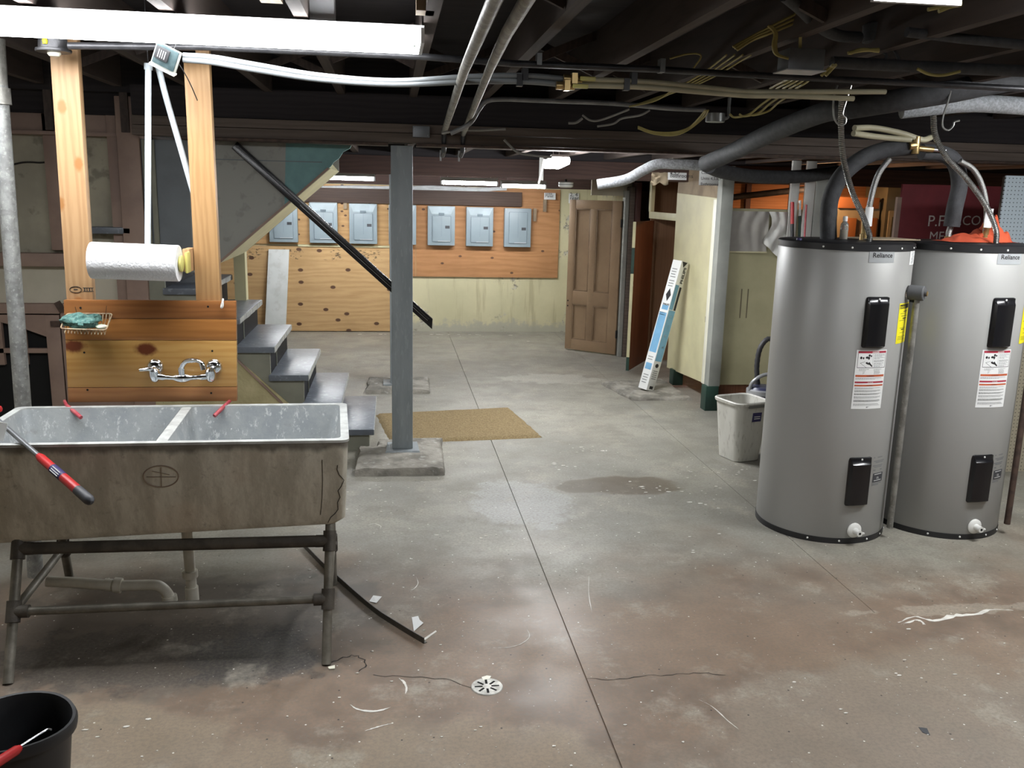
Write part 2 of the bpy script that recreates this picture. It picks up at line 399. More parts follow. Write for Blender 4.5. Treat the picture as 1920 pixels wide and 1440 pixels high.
M['pex_y'] = mk('cream_plastic_tube', (.50,.47,.33), (.42,.39,.27), 8, .4)
M['pvc_blue'] = mk('blue_white_plastic_tube', (.60,.67,.72), (.54,.61,.66), 8, .4)
M['foam'] = mk('charcoal_foam_sleeve', (.058,.06,.064), (.042,.043,.047), 30, .8, bs=.2)
M['foam_grey'] = mk('grey_foam_sleeve', (.075,.077,.08), (.055,.057,.06), 30, .75, bs=.2)
M['foam_silver'] = mk('speckled_silver_foam_sleeve', (.52,.55,.58), (.33,.345,.365), 80, .55, bs=.25)
M['flex'] = mk('flexible_steel', (.42,.42,.40), (.32,.32,.31), 20, .28, .9)
M['braid'] = mk('braided_steel', (.40,.40,.385), (.20,.20,.195), 220, .35, .8, bs=.3)
M['chrome'] = mk('chrome', (.78,.80,.82), (.70,.72,.74), 6, .12, 1.0)
M['brass'] = mk('brass', (.55,.40,.19), (.42,.30,.13), 12, .35, .9)
M['strap'] = mk('perforated_steel_strap', (.42,.42,.40), None, 12, .35, .9)
M['tank'] = mk('grey_tank_enamel', (.335,.335,.322), (.325,.325,.312), 2, .42, .1)
M['black'] = mk('black_glossy_plastic', (.010,.010,.012), None, 5, .22)
M['blackm'] = mk('black_matt_metal', (.016,.016,.018), None, 5, .42)
M['ink'] = mk('black_ink', (.02,.02,.022), None, 5, .6)
M['greyink'] = mk('faded_grey_ink', (.25,.26,.26), None, 5, .6)
M['white'] = mk('white_plastic', (.78,.78,.75), (.74,.74,.71), 5, .4)
M['paper'] = mk('white_paper', (.80,.81,.80), (.76,.77,.76), 5, .7)
M['towel'] = mk('embossed_paper_towel', (.84,.85,.87), (.80,.81,.83), 40, .9, bs=.5, bsc=110)
M['red_lab'] = mk('red_print', (.45,.03,.06), None, 5, .5)
M['orange_lab'] = mk('orange_print', (.60,.13,.05), None, 5, .5)
M['yellow_lab'] = mk('yellow_label', (.90,.80,.02), None, 5, .5)
M['silver_lab'] = mk('silver_label', (.62,.65,.67), (.55,.58,.60), 3, .3, .4)
M['red'] = mk('red_plastic', (.50,.022,.024), (.42,.018,.02), 6, .38)
M['darkred'] = mk('worn_red_handle', (.38,.04,.06), (.45,.10,.11), 30, .45)
M['valvegrey'] = mk('grey_foam_wrap', (.115,.118,.122), None, 8, .7)
M['grey_grip'] = mk('dark_grey_rubber', (.055,.058,.066), None, 6, .5)
M['shaft'] = mk('grey_metal_shaft', (.20,.21,.22), None, 6, .35, .5)
M['navy'] = mk('navy_print', (.03,.025,.12), None, 6, .5)
M['bucket'] = mk('black_bucket_plastic', (.022,.023,.026), (.03,.031,.034), 6, .42)
M['steel'] = mk('steel', (.45,.46,.48), None, 10, .3, .9)
M['grate'] = mk('scuffed_drain_metal', (.55,.54,.50), (.34,.33,.30), 30, .45, .5, bs=.1)
M['hole'] = mk('hole_black', (.004,.004,.004), None, 3, .9)
M['mat'] = mk('coir_mat_fibre', (.36,.265,.135), (.24,.17,.08), 90, .95, bs=.8, c3=(.43,.34,.19), s3=60)
M['pine_post'] = wood('honey_pine_post', (.40,.25,.13), (.28,.16,.075), 'z', 1.3, .45, 6.5, kc=(.30,.14,.05))
M['pine_post2'] = wood('golden_pine_post', (.40,.24,.11), (.28,.158,.065), 'z', 1.5, .42)
M['plank_a'] = wood('brown_varnished_plank', (.33,.135,.045), (.20,.075,.025), 'x', 1.2, .28, 5, kc=(.06,.02,.012), spec=.5)
M['plank_b'] = wood('amber_varnished_plank', (.42,.18,.05), (.30,.115,.03), 'x', 1.2, .28, 0, spec=.5)
M['plank_c'] = wood('golden_varnished_plank', (.58,.34,.11), (.45,.22,.06), 'x', 1.2, .26, 4.2, kc=(.13,.035,.015), spec=.5)
M['plank_d'] = wood('worn_brown_plank', (.40,.19,.075), (.27,.12,.05), 'x', 1.2, .4, 4.5, kc=(.14,.05,.035))
M['scrap'] = wood('rough_scrap_wood', (.45,.28,.14), (.28,.15,.07), 'z', 1.5, .8)
M['yellow_pl'] = mk('pale_yellow_plastic', (.72,.66,.20), None, 5, .4)
M['teal_pad'] = mk('teal_scouring_fibre', (.22,.46,.41), (.10,.25,.23), 60, .95, bs=1.0, c3=(.5,.62,.55), s3=90)
M['wire_old'] = mk('rusty_coated_wire', (.52,.45,.30), (.28,.17,.10), 40, .6)
M['soap'] = mk('pale_green_soap', (.45,.56,.42), (.62,.60,.50), 30, .6)
M['ycable'] = mk('yellow_sheathed_cable', (.42,.36,.13), (.34,.285,.095), 8, .45)
M['gcable'] = mk('grey_sheathed_cable', (.30,.29,.27), None, 8, .5)
M['wcable'] = mk('white_sheathed_cable', (.60,.62,.64), None, 8, .45)
M['bcable'] = mk('black_cable', (.02,.02,.022), None, 8, .5)
M['boxsteel'] = mk('galvanised_box_steel', (.30,.31,.31), (.22,.225,.225), 10, .4, .7)
M['boxgrey'] = mk('grey_metal_box', (.24,.26,.28), (.20,.21,.23), 10, .4, .5)
M['housing'] = mk('white_lamp_housing', (.60,.61,.62), None, 5, .45)
M['redboard'] = mk('dark_red_board', (.20,.026,.034), (.16,.021,.028), 4, .6)
M['chalk'] = mk('white_chalk', (.80,.75,.72), None, 60, .9)
M['peg_blue'] = pegboard('blue_grey_pegboard', (.40,.47,.52))
M['peg_cream'] = pegboard('cream_pegboard', (.40,.36,.27))
M['orange_wood'] = wood('bare_orange_wood', (.50,.24,.11), (.36,.16,.07), 'x', 1, .7)
M['orange_panel'] = mk('orange_brown_panel', (.40,.15,.045), (.34,.125,.04), 3, .5)
M['olive_frame'] = mk('olive_cream_frame', (.36,.31,.20), None, 4, .6)
M['olive_panel'] = mk('dull_olive_panel', (.16,.14,.085), None, 4, .6)
M['fabric'] = mk('grey_paper_drape', (.40,.38,.345), (.34,.325,.30), 5, .75, bs=.1)
M['whitewash'] = mk('white_painted_wood', (.66,.66,.63), (.58,.58,.55), 5, .55)
M['glove'] = mk('orange_cloth', (.55,.085,.03), (.42,.06,.022), 8, .85, bs=.2)
M['card'] = mk('brown_cardboard', (.34,.27,.18), None, 6, .8)
M['ltblue'] = mk('light_blue_print', (.22,.47,.72), None, 5, .4)
M['midblue'] = mk('mid_blue_print', (.20,.45,.68), None, 5, .4)
M['vacgrey'] = mk('silver_grey_plastic', (.42,.43,.45), None, 5, .3, .3)
M['vacblue'] = mk('dark_blue_plastic', (.05,.055,.11), None, 5, .3)
M['hose'] = mk('charcoal_hose', (.045,.045,.05), None, 5, .5)
M['bin'] = mk('grubby_white_plastic', (.66,.65,.60), (.58,.57,.52), 5, .45, c3=(.30,.28,.24), s3=22, a3=.4, stretch=(2,2,.6))
M['bingrey'] = mk('grey_plastic', (.20,.20,.19), None, 5, .5)
M['rust'] = mk('rusty_angle_iron', (.10,.065,.05), (.06,.04,.033), 20, .7, .3, bs=.2)
M['angle'] = mk('dull_steel_strip', (.13,.125,.115), (.09,.087,.08), 20, .5, .5)
M['chip'] = mk('white_paint_flake', (.74,.72,.66), None, 20, .8)
M['sticker'] = mk('green_sticker', (.02,.30,.12), None, 5, .5)
M['crack'] = mk('crack_dark', (.03,.027,.023), None, 5, .9)
M['maroon'] = mk('dark_maroon_wood', (.075,.025,.02), None, 4, .6)
t = NT('clear_plastic_bottle'); t.set((.85,.88,.88), .08); t.b.inputs['Transmission Weight'].default_value = .85; M['clear'] = t.m
M['lamp_near'] = glow('fluorescent_lens_near', COOL, E_NEAR)
M['lamp_mid'] = glow('fluorescent_lens_middle', COOL, E_MID)
M['lamp_side'] = glow('fluorescent_lens_right', COOL, E_SIDE)
M['lamp_right'] = glow('fluorescent_lens_beside_heaters', COOL, E_RIGHT)
M['lamp_far'] = glow('fluorescent_tube_far', COOL, E_FAR)
M['bulb'] = glow('warm_bulb_glass', WARM, E_BULB*10)

# ------------------------------------------------------------ the setting: floor, walls, ceiling
S = 'structure'
JX1, JX2 = .7245, 2.138                     # the two saw-cut joints of the slab
g = G()
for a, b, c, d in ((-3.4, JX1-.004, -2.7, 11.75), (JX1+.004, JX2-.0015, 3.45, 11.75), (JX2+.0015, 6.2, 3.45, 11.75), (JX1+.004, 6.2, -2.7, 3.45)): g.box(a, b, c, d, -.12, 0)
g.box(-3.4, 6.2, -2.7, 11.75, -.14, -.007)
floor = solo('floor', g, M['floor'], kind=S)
def ribbon(pts, w, z=.0008, jit=.008, k=5):
    P = smooth(pts, k); gg = G()
    L = []; R = []
    for i, p in enumerate(P):
        d = (P[min(i+1, len(P)-1)]-P[max(i-1, 0)]); d.z = 0; s = Vector((-d.y, d.x, 0)).normalized()
        q = p + s*random.uniform(-jit, jit); ww = w*random.uniform(.4, 1.1)
        L.append(q+s*ww); R.append(q-s*ww)
    n = len(P); vs = [(p.x, p.y, z) for p in L+R]
    gg.add(vs, [(i, i+1, n+i+1, n+i) for i in range(n-1)]); return gg
Z0 = lambda *q: [PZ(px, py, 0) for px, py in q]
part(floor, 'crack', ribbon(Z0((1100,1272),(1150,1273),(1215,1268),(1270,1264),(1320,1262),(1360,1268)), .0022), M['crack'], flat=True)
part(floor, 'crack', ribbon(Z0((700,1265),(760,1270),(830,1273),(890,1290)), .002), M['crack'], flat=True)
part(floor, 'crack', ribbon(Z0((618,1242),(650,1232),(672,1230),(684,1245),(676,1260)), .0035), M['crack'], flat=True)

wb = solo('wall_back', G().box(-3.4, 6.2, 11.65, 11.8, 0, 2.7), M['plaster_yellow'], kind=S)
part(wb, 'rim_board', G().box(-3.4, 6.2, 11.615, 11.65, 1.87, 2.36), M['beam2'])
solo('wall_far_left', G().box(-3.5, -3.4, -2.7, 11.75, 0, 2.7), M['plaster_light'], kind=S)
solo('wall_right', G().box(6.2, 6.3, -2.7, 11.75, 0, 2.7), M['plaster_light'], kind=S)
solo('wall_front', G().box(-3.4, 6.2, -2.8, -2.7, 0, 2.7), M['plaster_light'], kind=S)
ceil = solo('ceiling', G().box(-3.5, 6.3, -2.8, 6.08, 2.60, 2.7).box(-3.5, 6.3, 6.08, 11.8, 2.36, 2.7), M['subfloor'], kind=S)
k = 0
for i in range(-7, 13):
    x = .14 + .45*i
    part(ceil, 'joist', G().box(x-.024, x+.024, -2.7, 6.0, 2.385, 2.6), M['joist'], flat=True)
    part(ceil, 'joist', G().box(x-.024, x+.024, 6.1, 11.65, 2.12, 2.36), M['joist'], flat=True)
for i in range(-4, 10):                     # crossed bridging between joists
    for y in ((1.9, 4.6) if i % 2 else (3.0, 5.2)):
        x = .14 + .45*i
        part(ceil, 'bridging', G().beam((x+.024, y, 2.41), (x+.426, y+.03, 2.58), .02, .04), M['joist'], flat=True)
        part(ceil, 'bridging', G().beam((x+.024, y+.05, 2.58), (x+.426, y+.06, 2.41), .02, .04), M['joist'], flat=True)
# pale ends of short blocks showing above the near lamp
q = PY(797, 38, 3.2); part(ceil, 'block', G().box(q.x-.03, q.x+.03, 3.16, 3.25, 2.385, 2.60), M['rawjoist'], label='short pale wood block')
q = PY(510, 14, 3.2); part(ceil, 'block', G().box(q.x-.04, q.x+.03, 3.16, 3.25, 2.40, 2.60), M['rawjoist'], label='short pale wood block')

# left-hand wall with brown trim, y = 6.2
wl = solo('wall_left', G().box(-3.4, -1.58, 6.25, 6.35, 0, 2.225), M['plaster_left'], kind=S)
part(wl, 'top_plate', G().box(-3.4, -1.58, 6.22, 6.35, 2.228, 2.42), M['subfloor'])
part(wl, 'header', G().box(-3.4, -1.73, 6.19, 6.25, 2.115, 2.225), M['brown'], bevel=.004)
part(wl, 'ledge', G().box(-3.4, -1.73, 6.16, 6.25, 2.093, 2.118), M['brown'], bevel=.004)
q = PY(98, 300, 6.2); part(wl, 'stud', G().box(q.x-.045, q.x+.055, 6.19, 6.25, 1.37, 2.225), M['brown'], bevel=.004)
part(wl, 'stud', G().box(-1.795, -1.735, 6.17, 6.25, 0, 2.225), M['brown'], bevel=.004)
part(wl, 'post', G().box(-1.722, -1.585, 6.12, 6.25, 0, 2.34), M['brown'], bevel=.006)
part(wl, 'sill', G().box(-3.4, -1.795, 6.17, 6.25, 1.265, 1.35), M['brown'], bevel=.004)
part(wl, 'panel', G().box(-3.4, -1.795, 6.235, 6.25, 1.02, 1.265), M['plaster_light'])
part(wl, 'rail', G().box(-3.4, -2.17, 6.18, 6.25, .955, 1.02), M['brown'], bevel=.004)
part(wl, 'crack', G().tube(smooth([PY(15,311,6.246), PY(40,305,6.246), PY(58,304,6.246), PY(75,305,6.246), PY(96,303,6.246)], 5), .006, 5), M['crack'])
part(wl, 'jamb', G().box(-2.17, -1.795, 6.19, 6.25, 0, 1.02), M['brown'], bevel=.003)
# lattice door low in that wall
d1 = thing('door_1', (-2.6, 6.2, 0), kind=S)
part(d1, 'dark_opening', G().box(-3.3, -2.19, 6.24, 6.249, 0, .95), M['hole'], label='black gap behind the lattice')
part(d1, 'stile', G().box(-2.27, -2.18, 6.195, 6.235, .02, .945), M['brown'], bevel=.003)
part(d1, 'stile', G().box(-3.30, -3.21, 6.195, 6.235, .02, .945), M['brown'], bevel=.003)
part(d1, 'lattice_rail', G().box(-3.21, -2.27, 6.20, 6.23, .69, .72), M['brown'])
part(d1, 'bottom_rail', G().box(-3.21, -2.27, 6.195, 6.235, .02, .12), M['brown'])
for x in (-2.42, -2.565, -2.71, -2.86, -3.01): part(d1, 'lattice_bar', G().box(x-.02, x+.02, 6.20, 6.23, .61, .93), M['brown'])
arch = [(-3.21, 6.198, .945), (-3.21, 6.198, .80)] + [(-3.21+.94*i/16, 6.198, .80+.12*sin(pi*i/16)) for i in range(1, 16)] + [(-2.27, 6.198, .80), (-2.27, 6.198, .945)]
g = G()
for i in range(1, len(arch)-2): 
    a, b = arch[i], arch[i+1]
    g.hexa([(a[0],6.198,a[2]),(b[0],6.198,b[2]),(b[0],6.234,b[2]),(a[0],6.234,a[2])], [(a[0],6.198,.945),(b[0],6.198,.945),(b[0],6.234,.945),(a[0],6.234,.945)])
part(d1, 'arched_rail', g, M['brown'])
part(d1, 'hinge', G().obox(PY(112,575,6.17), .04, .012, .07, (1,0,.5), (0,1,0)), M['rust'])
part(d1, 'hinge', G().obox(PY(104,607,6.185), .06, .012, .035), M['rust'])

# grey stairwell enclosure hanging above the stairs, with its sloped soffit
ws = thing('wall_stairwell', (-.9, 6.15, 1.2), kind=S)
yf = 6.15
part(ws, 'slate_panel', G().prism([(-1.585,yf,1.24),(-1.30,yf,1.24),(-1.30,yf,2.085),(-1.585,yf,2.085)], (0,.04,0)), M['wall_slate'], label='slate grey panel')
for x in (-1.56, -1.515): part(ws, 'batten', G().box(x-.016, x+.016, yf-.02, yf, 1.24, 2.08), M['stairside'], bevel=.003)
part(ws, 'side_panel', G().prism([(-1.30,yf,1.24),(-1.15,yf,1.25),(-1.126,yf,1.315),(-.70,yf,1.683),(-.68,yf,2.085),(-1.30,yf,2.085)], (0,.04,0)), M['wall_grey'])
cor = [(-.70,1.683),(-.56,1.80),(-.47,1.88),(-.396,1.946),(-.375,1.975),(-.34,2.0),(-.315,2.04),(-.27,2.065),(-.26,2.085),(-.68,2.085)]
part(ws, 'teal_panel', G().prism([(x,yf,z) for x, z in cor], (0,.04,0)), M['teal'], label='teal painted ragged corner')
part(ws, 'seam', G().box(-1.30, -.45, yf-.003, yf, 1.968, 1.974), M['wall_slate'])
part(ws, 'edge_strip', G().beam((-1.15,yf-.004,1.292), (-.41,yf-.004,1.934), .014, .022, (0,1,0)), M['brown'])
part(ws, 'soffit', G().prism([(-1.13,yf+.04,1.302),(-.40,yf+.04,1.932),(-.45,yf+.04,1.99),(-1.18,yf+.04,1.36)], (0,.97,0)), M['cream'], label='cream sloped soffit')
part(ws, 'end_wall', G().box(-1.205, -1.12, 7.12, 7.22, 0, 1.36), M['cream'])
part(ws, 'back_panel', G().prism([(-1.6,7.17,1.25),(-1.13,7.17,1.302),(-.40,7.17,1.932),(-.40,7.17,2.1),(-1.6,7.17,2.1)], (0,.03,0)), M['wall_grey'])

# ------------------------------------------------------------ timber beams, pillar, footing pads
b = thing('beam', (1.3, 6.02, 2.085), 'long brown main ceiling beam resting on the grey pillar', 'beam')
part(b, 'lower_board', G().box(-1.585, 6.2, 5.96, 6.10, 2.10, 2.16), M['beam'], bevel=.003)
part(b, 'upper_board', G().box(-1.585, 6.2, 5.965, 6.10, 2.163, 2.218), M['beam'], bevel=.003)
part(b, 'top_plate', G().box(-1.585, 6.2, 5.985, 6.10, 2.222, 2.40), M['subfloor'])
part(b, 'ledge_strip', G().box(-1.30, -.02, 5.94, 6.10, 2.082, 2.098), M['rust'], bevel=.002)
part(b, 'ledge_strip', G().box(.16, 6.2, 5.94, 6.10, 2.082, 2.098), M['rust'], bevel=.002)
b2 = thing('beam', (1, 8.25, 1.93), 'second ceiling beam of reddish brown timber behind the grey pillar', 'beam')
part(b2, 'timber', G().box(-1.0, 6.2, 8.18, 8.32, 1.94, 2.10), M['beam2'], bevel=.004)
part(b2, 'top_plate', G().box(-1.0, 6.2, 8.20, 8.30, 2.102, 2.36), M['subfloor'])
part(b2, 'strap', G().box(1.32, 1.36, 8.165, 8.18, 1.92, 2.12), M['strap'])

p = thing('pillar', (.066, 6.03, 0), 'square grey painted wooden pillar standing on a rough concrete pad', 'pillar')
part(p, 'post', G().box(-.004, .137, 5.96, 6.10, .062, 2.084), M['pillar'], bevel=.007)
part(p, 'base_plate', G().hexa([(-.05,5.90,.05),(.185,5.90,.05),(.175,6.15,.05),(-.04,6.15,.05)], [(-.045,5.91,.062),(.18,5.91,.062),(.17,6.14,.062),(-.035,6.14,.062)]), M['pillar'])

def pad(name, poly, h, label, bev=.012):
    g = G(); n = len(poly); N = 9
    outer = []
    for i in range(n):
        a = Vector(poly[i]); c = Vector(poly[(i+1) % n])
        for k in range(N): outer.append(a.lerp(c, k/N))
    cx = sum((v.x for v in outer))/len(outer); cy = sum((v.y for v in outer))/len(outer)
    ring = []
    for zz, ins in ((0, 0), (h*.6, .004), (h*.93, .016), (h, .05)):
        for v in outer:
            d = Vector((cx-v.x, cy-v.y)).normalized(); j = mn.noise(Vector((v.x*9, v.y*9, zz*20)))*.022
            ring.append((v.x+d.x*(ins+j), v.y+d.y*(ins+j), zz + (mn.noise(Vector((v.x*14, v.y*14, 3)))*.010 if zz else 0)))
    m = len(outer); vs = ring+[(cx, cy, h+.004)]
    fs = [(r*m+i, r*m+(i+1) % m, (r+1)*m+(i+1) % m, (r+1)*m+i) for r in range(3) for i in range(m)] + [(3*m+i, 3*m+(i+1) % m, 4*m) for i in range(m)]
    g.add(vs, fs)
    return solo(name, g, M['pad'], label, 'footing')
pad('footing_pad', [(-.245,5.56),(.335,5.55),(.355,6.29),(-.10,6.29),(-.115,6.105),(-.235,6.10)], .05, 'rough concrete footing pad under the near grey pillar')
fp = pad('footing_pad', [(-.245,7.97),(.335,7.955),(.36,8.58),(-.225,8.58)], .035, 'low concrete pad farther back behind the near grey pillar')
p2 = thing('pillar', (.02, 8.25, .035), 'second grey pillar far behind, almost hidden by the near pillar', 'pillar')
part(p2, 'post', G().box(-.02, .11, 8.18, 8.31, .05, 1.94), M['pillar'], bevel=.006)
part(p2, 'base_plate', G().box(-.085, .17, 8.13, 8.36, .035, .05), M['pillar'])

# ------------------------------------------------------------ staircase
st = thing('staircase', (-.7, 6.6, 0), 'slate grey wooden staircase with worn treads rising left behind the sink', 'staircase')
RISE, RUN, X0 = .1952, .2203, -.13
for k in range(1, 9):
    nx = X0 - RUN*(k-1); z = .1596 + RISE*(k-1)
    w = .06 if k < 7 else .02
    if k == 1: w = .02
    part(st, 'tread', G().box(nx-.265, nx, 6.12, 7.18, z-.042, z), M['tread'], bevel=.006)
    if k <= 6:
        g = G(); n = 16; y0 = 6.12
        for i in range(n):
            ya = y0+i*1.06/n; dz = .006*random.random()
            g.box(nx-.001, nx+.0025, ya, ya+1.06/n, z-.036-dz, z-.002-dz*.3)
        part(st, 'worn_nosing', g, M['tread_edge'], label='paint-worn pale nosing')
    zb = z-.042-RISE+.042 if k > 1 else 0
    part(st, 'riser', G().box(nx-.055, nx-.035, 6.175, 7.16, zb, z-.042), M['riser' if k > 1 else 'stairside'], label='black riser board' if k > 1 else None)
    if 2 <= k <= 6: part(st, 'riser_batten', G().box(nx-.035, nx-.030, 6.46, 6.475, zb, z-.042), M['stairside'])
poly = [(-1.62, 0), (-.165, 0)]
for k in range(1, 8):
    nx = X0 - RUN*(k-1); z = .1596 + RISE*(k-1)
    poly += [(nx-.035, z-.042), (nx-RUN-.035, z-.042)]
poly += [(-1.62, 1.2)]
part(st, 'side_panel', G().prism([(x, 6.145, z) for x, z in poly], (0, .03, 0)), M['stairside'])
part(st, 'stucco_side', G().prism([(-1.62, 6.13, 0), (-.42, 6.13, 0), (-.66, 6.13, .30), (-1.05, 6.13, .67), (-1.62, 6.13, 1.0)], (0, .015, 0)), M['stucco'], label='rough yellow stucco lower side')
part(st, 'stringer_edge', G().beam((-.42,6.125,.0), (-1.06,6.125,.68), .012, .02, (0,1,0)), M['brown'])

h = thing('handrail', PY(810, 607, 6.14), 'black handrail slanting down past the back of the grey pillar', 'handrail')
a, c = PY(440, 272, 6.14), PY(806, 603, 6.14)
d = (c-a).normalized(); up = Vector((0,-1,0)).cross(d); up = up if up.z > 0 else -up
hw = .028
yo = Vector((0,-.02,0))
A0, A1, C0, C1 = a-up*hw, a+up*hw, c-up*hw+d*.045, c+up*hw
part(h, 'rail_bar', G().prism([A0+yo, C0+yo, C1+yo, A1+yo], (0,.04,0)), M['black'], bevel=.004)
part(h, 'raised_strip', G().beam(a+d*.02+Vector((0,-.021,0))+up*.010, c-d*.02+Vector((0,-.021,0))+up*.010, .018, .006, up), M['blackm'])
part(h, 'highlight_line', G().beam(a+d*.55+Vector((0,-.0215,0))-up*.003, c-d*.02+Vector((0,-.0215,0))-up*.003, .004, .003, up), M['steel'], label='pale strip imitating a highlight along the rail')  # thin pale strip stands in for the highlight on the rail
part(h, 'bracket', G().box(.03, .10, 6.10, 6.125, 1.16, 1.20), M['blackm'])

# ------------------------------------------------------------ double laundry tub on its pipe stand
RH = .862
T = lambda px, py, z=RH: PZ(px, py, z)
fl_, fr_, br_, bl_ = Vector((-1.56,3.325,RH)), Vector((-.168,3.335,RH)), Vector((-.207,3.95,RH)), Vector((-1.575,3.925,RH))
bot = [Vector((-1.555,3.405,.452)), Vector((-.188,3.405,.50)), Vector((-.225,3.88,.50)), Vector((-1.555,3.86,.452))]
top = [fl_, fr_, br_, bl_]
sk = thing('laundry_tub', (-.87, 3.63, 0), 'weathered double concrete laundry tub on a pipe stand', 'sink')
def ringpts(P, r, k=4):
    out = []
    n = len(P)
    for i in range(n):
        p = P[i]; a = (P[i-1]-p).normalized(); c = (P[(i+1) % n]-p).normalized()
        for j in range(k+1):
            t = j/k; q1 = p+a*r*(1-t)**2 + c*r*t**2
            out.append(q1)
    return out
ot = ringpts([v.copy() for v in top], .035); om = ringpts([top[i].lerp(bot[i], .93) for i in range(4)], .03); ob_ = ringpts([bot[i].lerp(sum(bot, Vector())/4, .05) for i in range(4)], .03)
for v in ot: v.z = RH-.004
n = len(ot); g = G(); g.add(ot+om+ob_, [(r*n+i, r*n+(i+1) % n, (r+1)*n+(i+1) % n, (r+1)*n+i) for r in range(2) for i in range(n)]+[tuple(range(2*n, 3*n))])
part(sk, 'basin', g, M['tub_out'])
fx0, fx1 = T(300,836).x, T(345,766).x            # divider ends
def lerp4(u, v): 
    return fl_.lerp(fr_, u).lerp(bl_.lerp(br_, u), v)
W_, L_ = 1.39, .61
ud = .505
def bowl(u0, u1):
    g = G(); e = .045
    t4 = [lerp4(u0, e), lerp4(u1, e), lerp4(u1, 1-e), lerp4(u0, 1-e)]
    b4 = [lerp4(u0+.03, .30), lerp4(u1-.03, .30), lerp4(u1-.03, .88), lerp4(u0+.03, .88)]
    for v in b4: v.z = .555
    tt = ringpts(t4, .03); bb = ringpts(b4, .06); n = len(tt)
    g.add(tt+bb, [(i, n+i, n+(i+1) % n, (i+1) % n) for i in range(n)] + [tuple(range(n, 2*n))[::-1]])
    return g, tt
for u0, u1 in ((.02, ud-.016), (ud+.016, .98)):
    g, _ = bowl(u0, u1); o = part(sk, 'bowl', g, M['tub_in'], label='pale speckled zinc grey inside of the tub')
    q = lerp4((u0+u1)/2, .6); part(o, 'drain_ring', G().lathe([(.045,0),(.045,.006),(.025,.007),(.02,.002)], 16, (q.x, q.y, .556)), M['chrome'])
# rim frame
g = G(); e = .045
outr = ringpts([v.copy() for v in top], .035)
inn = ringpts([lerp4(.02, e), lerp4(.98, e), lerp4(.98, 1-e), lerp4(.02, 1-e)], .03); n = len(outr)
lo = [v+Vector((0,0,-.006)) for v in outr]; grow = []
C4 = sum(outr, Vector())/n
for v in lo: d_ = (v-C4); d_.z = 0; grow.append(v + d_.normalized()*.004)
tp = []
for v in outr: d_ = (v-C4); d_.z = 0; tp.append(v + d_.normalized()*.004 + Vector((0,0,.004)))
g.add(grow+tp+[v+Vector((0,0,.004)) for v in inn]+[v+Vector((0,0,-.03)) for v in inn], [(r*n+i, r*n+(i+1) % n, (r+1)*n+(i+1) % n, (r+1)*n+i) for r in range(3) for i in range(n)])
part(sk, 'rim', g, M['rim'], label='pale worn rim')
dv = G(); a0, a1 = lerp4(ud-.016, .045), lerp4(ud+.016, .045); c0, c1 = lerp4(ud-.016, .955), lerp4(ud+.016, .955)
lowz = Vector((0,0,.30))
dl = lambda u, v: lerp4(u, v)-Vector((0,0,.30))
dv.hexa([dl(ud-.016,.26), dl(ud+.016,.26), dl(ud+.016,.90), dl(ud-.016,.90)], [a0+Vector((0,0,.002)), a1+Vector((0,0,.002)), c1+Vector((0,0,.002)), c0+Vector((0,0,.002))])
part(sk, 'divider', dv, M['rim'], bevel=.008)
# oval maker's mark and cracks on the front
def front(px, py): 
    n_ = (bot[1]-fr_).cross(fl_-fr_).normalized(); dd = ray(px, py); t = (fr_-EYE).dot(n_)/dd.dot(n_); return EYE+dd*t - Vector((0,.0015,0))
ov = [front(302+33*cos(2*pi*i/28), 893+20*sin(2*pi*i/28)) for i in range(28)]
em = part(sk, 'maker_mark', G().tube(ov, .0024, 6, closed=True), mk('mark_brown', (.34,.265,.205), None, 9, .8), label='faint oval cast mark')
part(em, 'cross_line', G().tube([front(275,894), front(330,894)], .0018, 5).tube([front(302,876), front(303,912)], .0018, 5).tube([front(285,883), front(318,890)], .0015, 5), mk('mark_brown2', (.34,.275,.215), None, 9, .8))
cr = [(633,872),(632,880),(636,890),(645,900),(640,912),(634,920),(638,932),(633,942),(634,955),(628,963),(620,970),(615,980)]
part(sk, 'crack', G().tube([front(*q) for q in cr], .0014, 5), M['crack'])
part(sk, 'crack', G().tube([front(*q) for q in ((604,862),(605,900),(604,935),(601,965))], .0011, 5), M['crack'])
# stand
def leg(a, b): return part(sk, 'leg', G().tube([a, b], .0185, 12), M['legpipe'])
LF = [Vector((-.259,3.215,0)), Vector((-1.402,3.181,0))]; LT = [Vector((-.25,3.44,.50)), Vector((-1.42,3.44,.475))]
RF = [Vector((-.278,3.945,0)), Vector((-1.463,4.03,0))]; RT = [Vector((-.275,3.84,.50)), Vector((-1.42,3.82,.475))]
for q in range(2): leg(LF[q], LT[q]); leg(RF[q], RT[q])
on = lambda a, b, z: a.lerp(b, (z-a.z)/(b.z-a.z))
def rail(a, b, r=.0165): part(sk, 'stand_rail', G().tube([a, b], r, 10), M['legpipe'])
def tee(c, d1_, d2_, r=.026):
    part(sk, 'pipe_fitting', G().cyl(c-d1_*.04, c+d1_*.04, r, 12).cyl(c, c+d2_*.055, r*.95, 12), M['darkpipe'])
for zz in (.43, .225):
    A = [on(LF[q], LT[q], zz) for q in range(2)]; B = [on(RF[q], RT[q], zz) for q in range(2)]
    if zz > .3: part(sk, 'stand_rail', G().tube([A[0], A[1]], .024, 10), M['darkpipe'], label='thick dark upper stand rail')
    else: rail(A[0], A[1])
    rail(A[0], B[0]); rail(A[1], B[1])
    for q in range(2):
        dl = (LT[q]-LF[q]).normalized(); tee(A[q], dl, (A[1-q]-A[q]).normalized()); 
        if zz < .3: tee(B[q], (RT[q]-RF[q]).normalized(), (A[q]-B[q]).normalized())
rail(on(RF[0], RT[0], .225), on(RF[1], RT[1], .225))
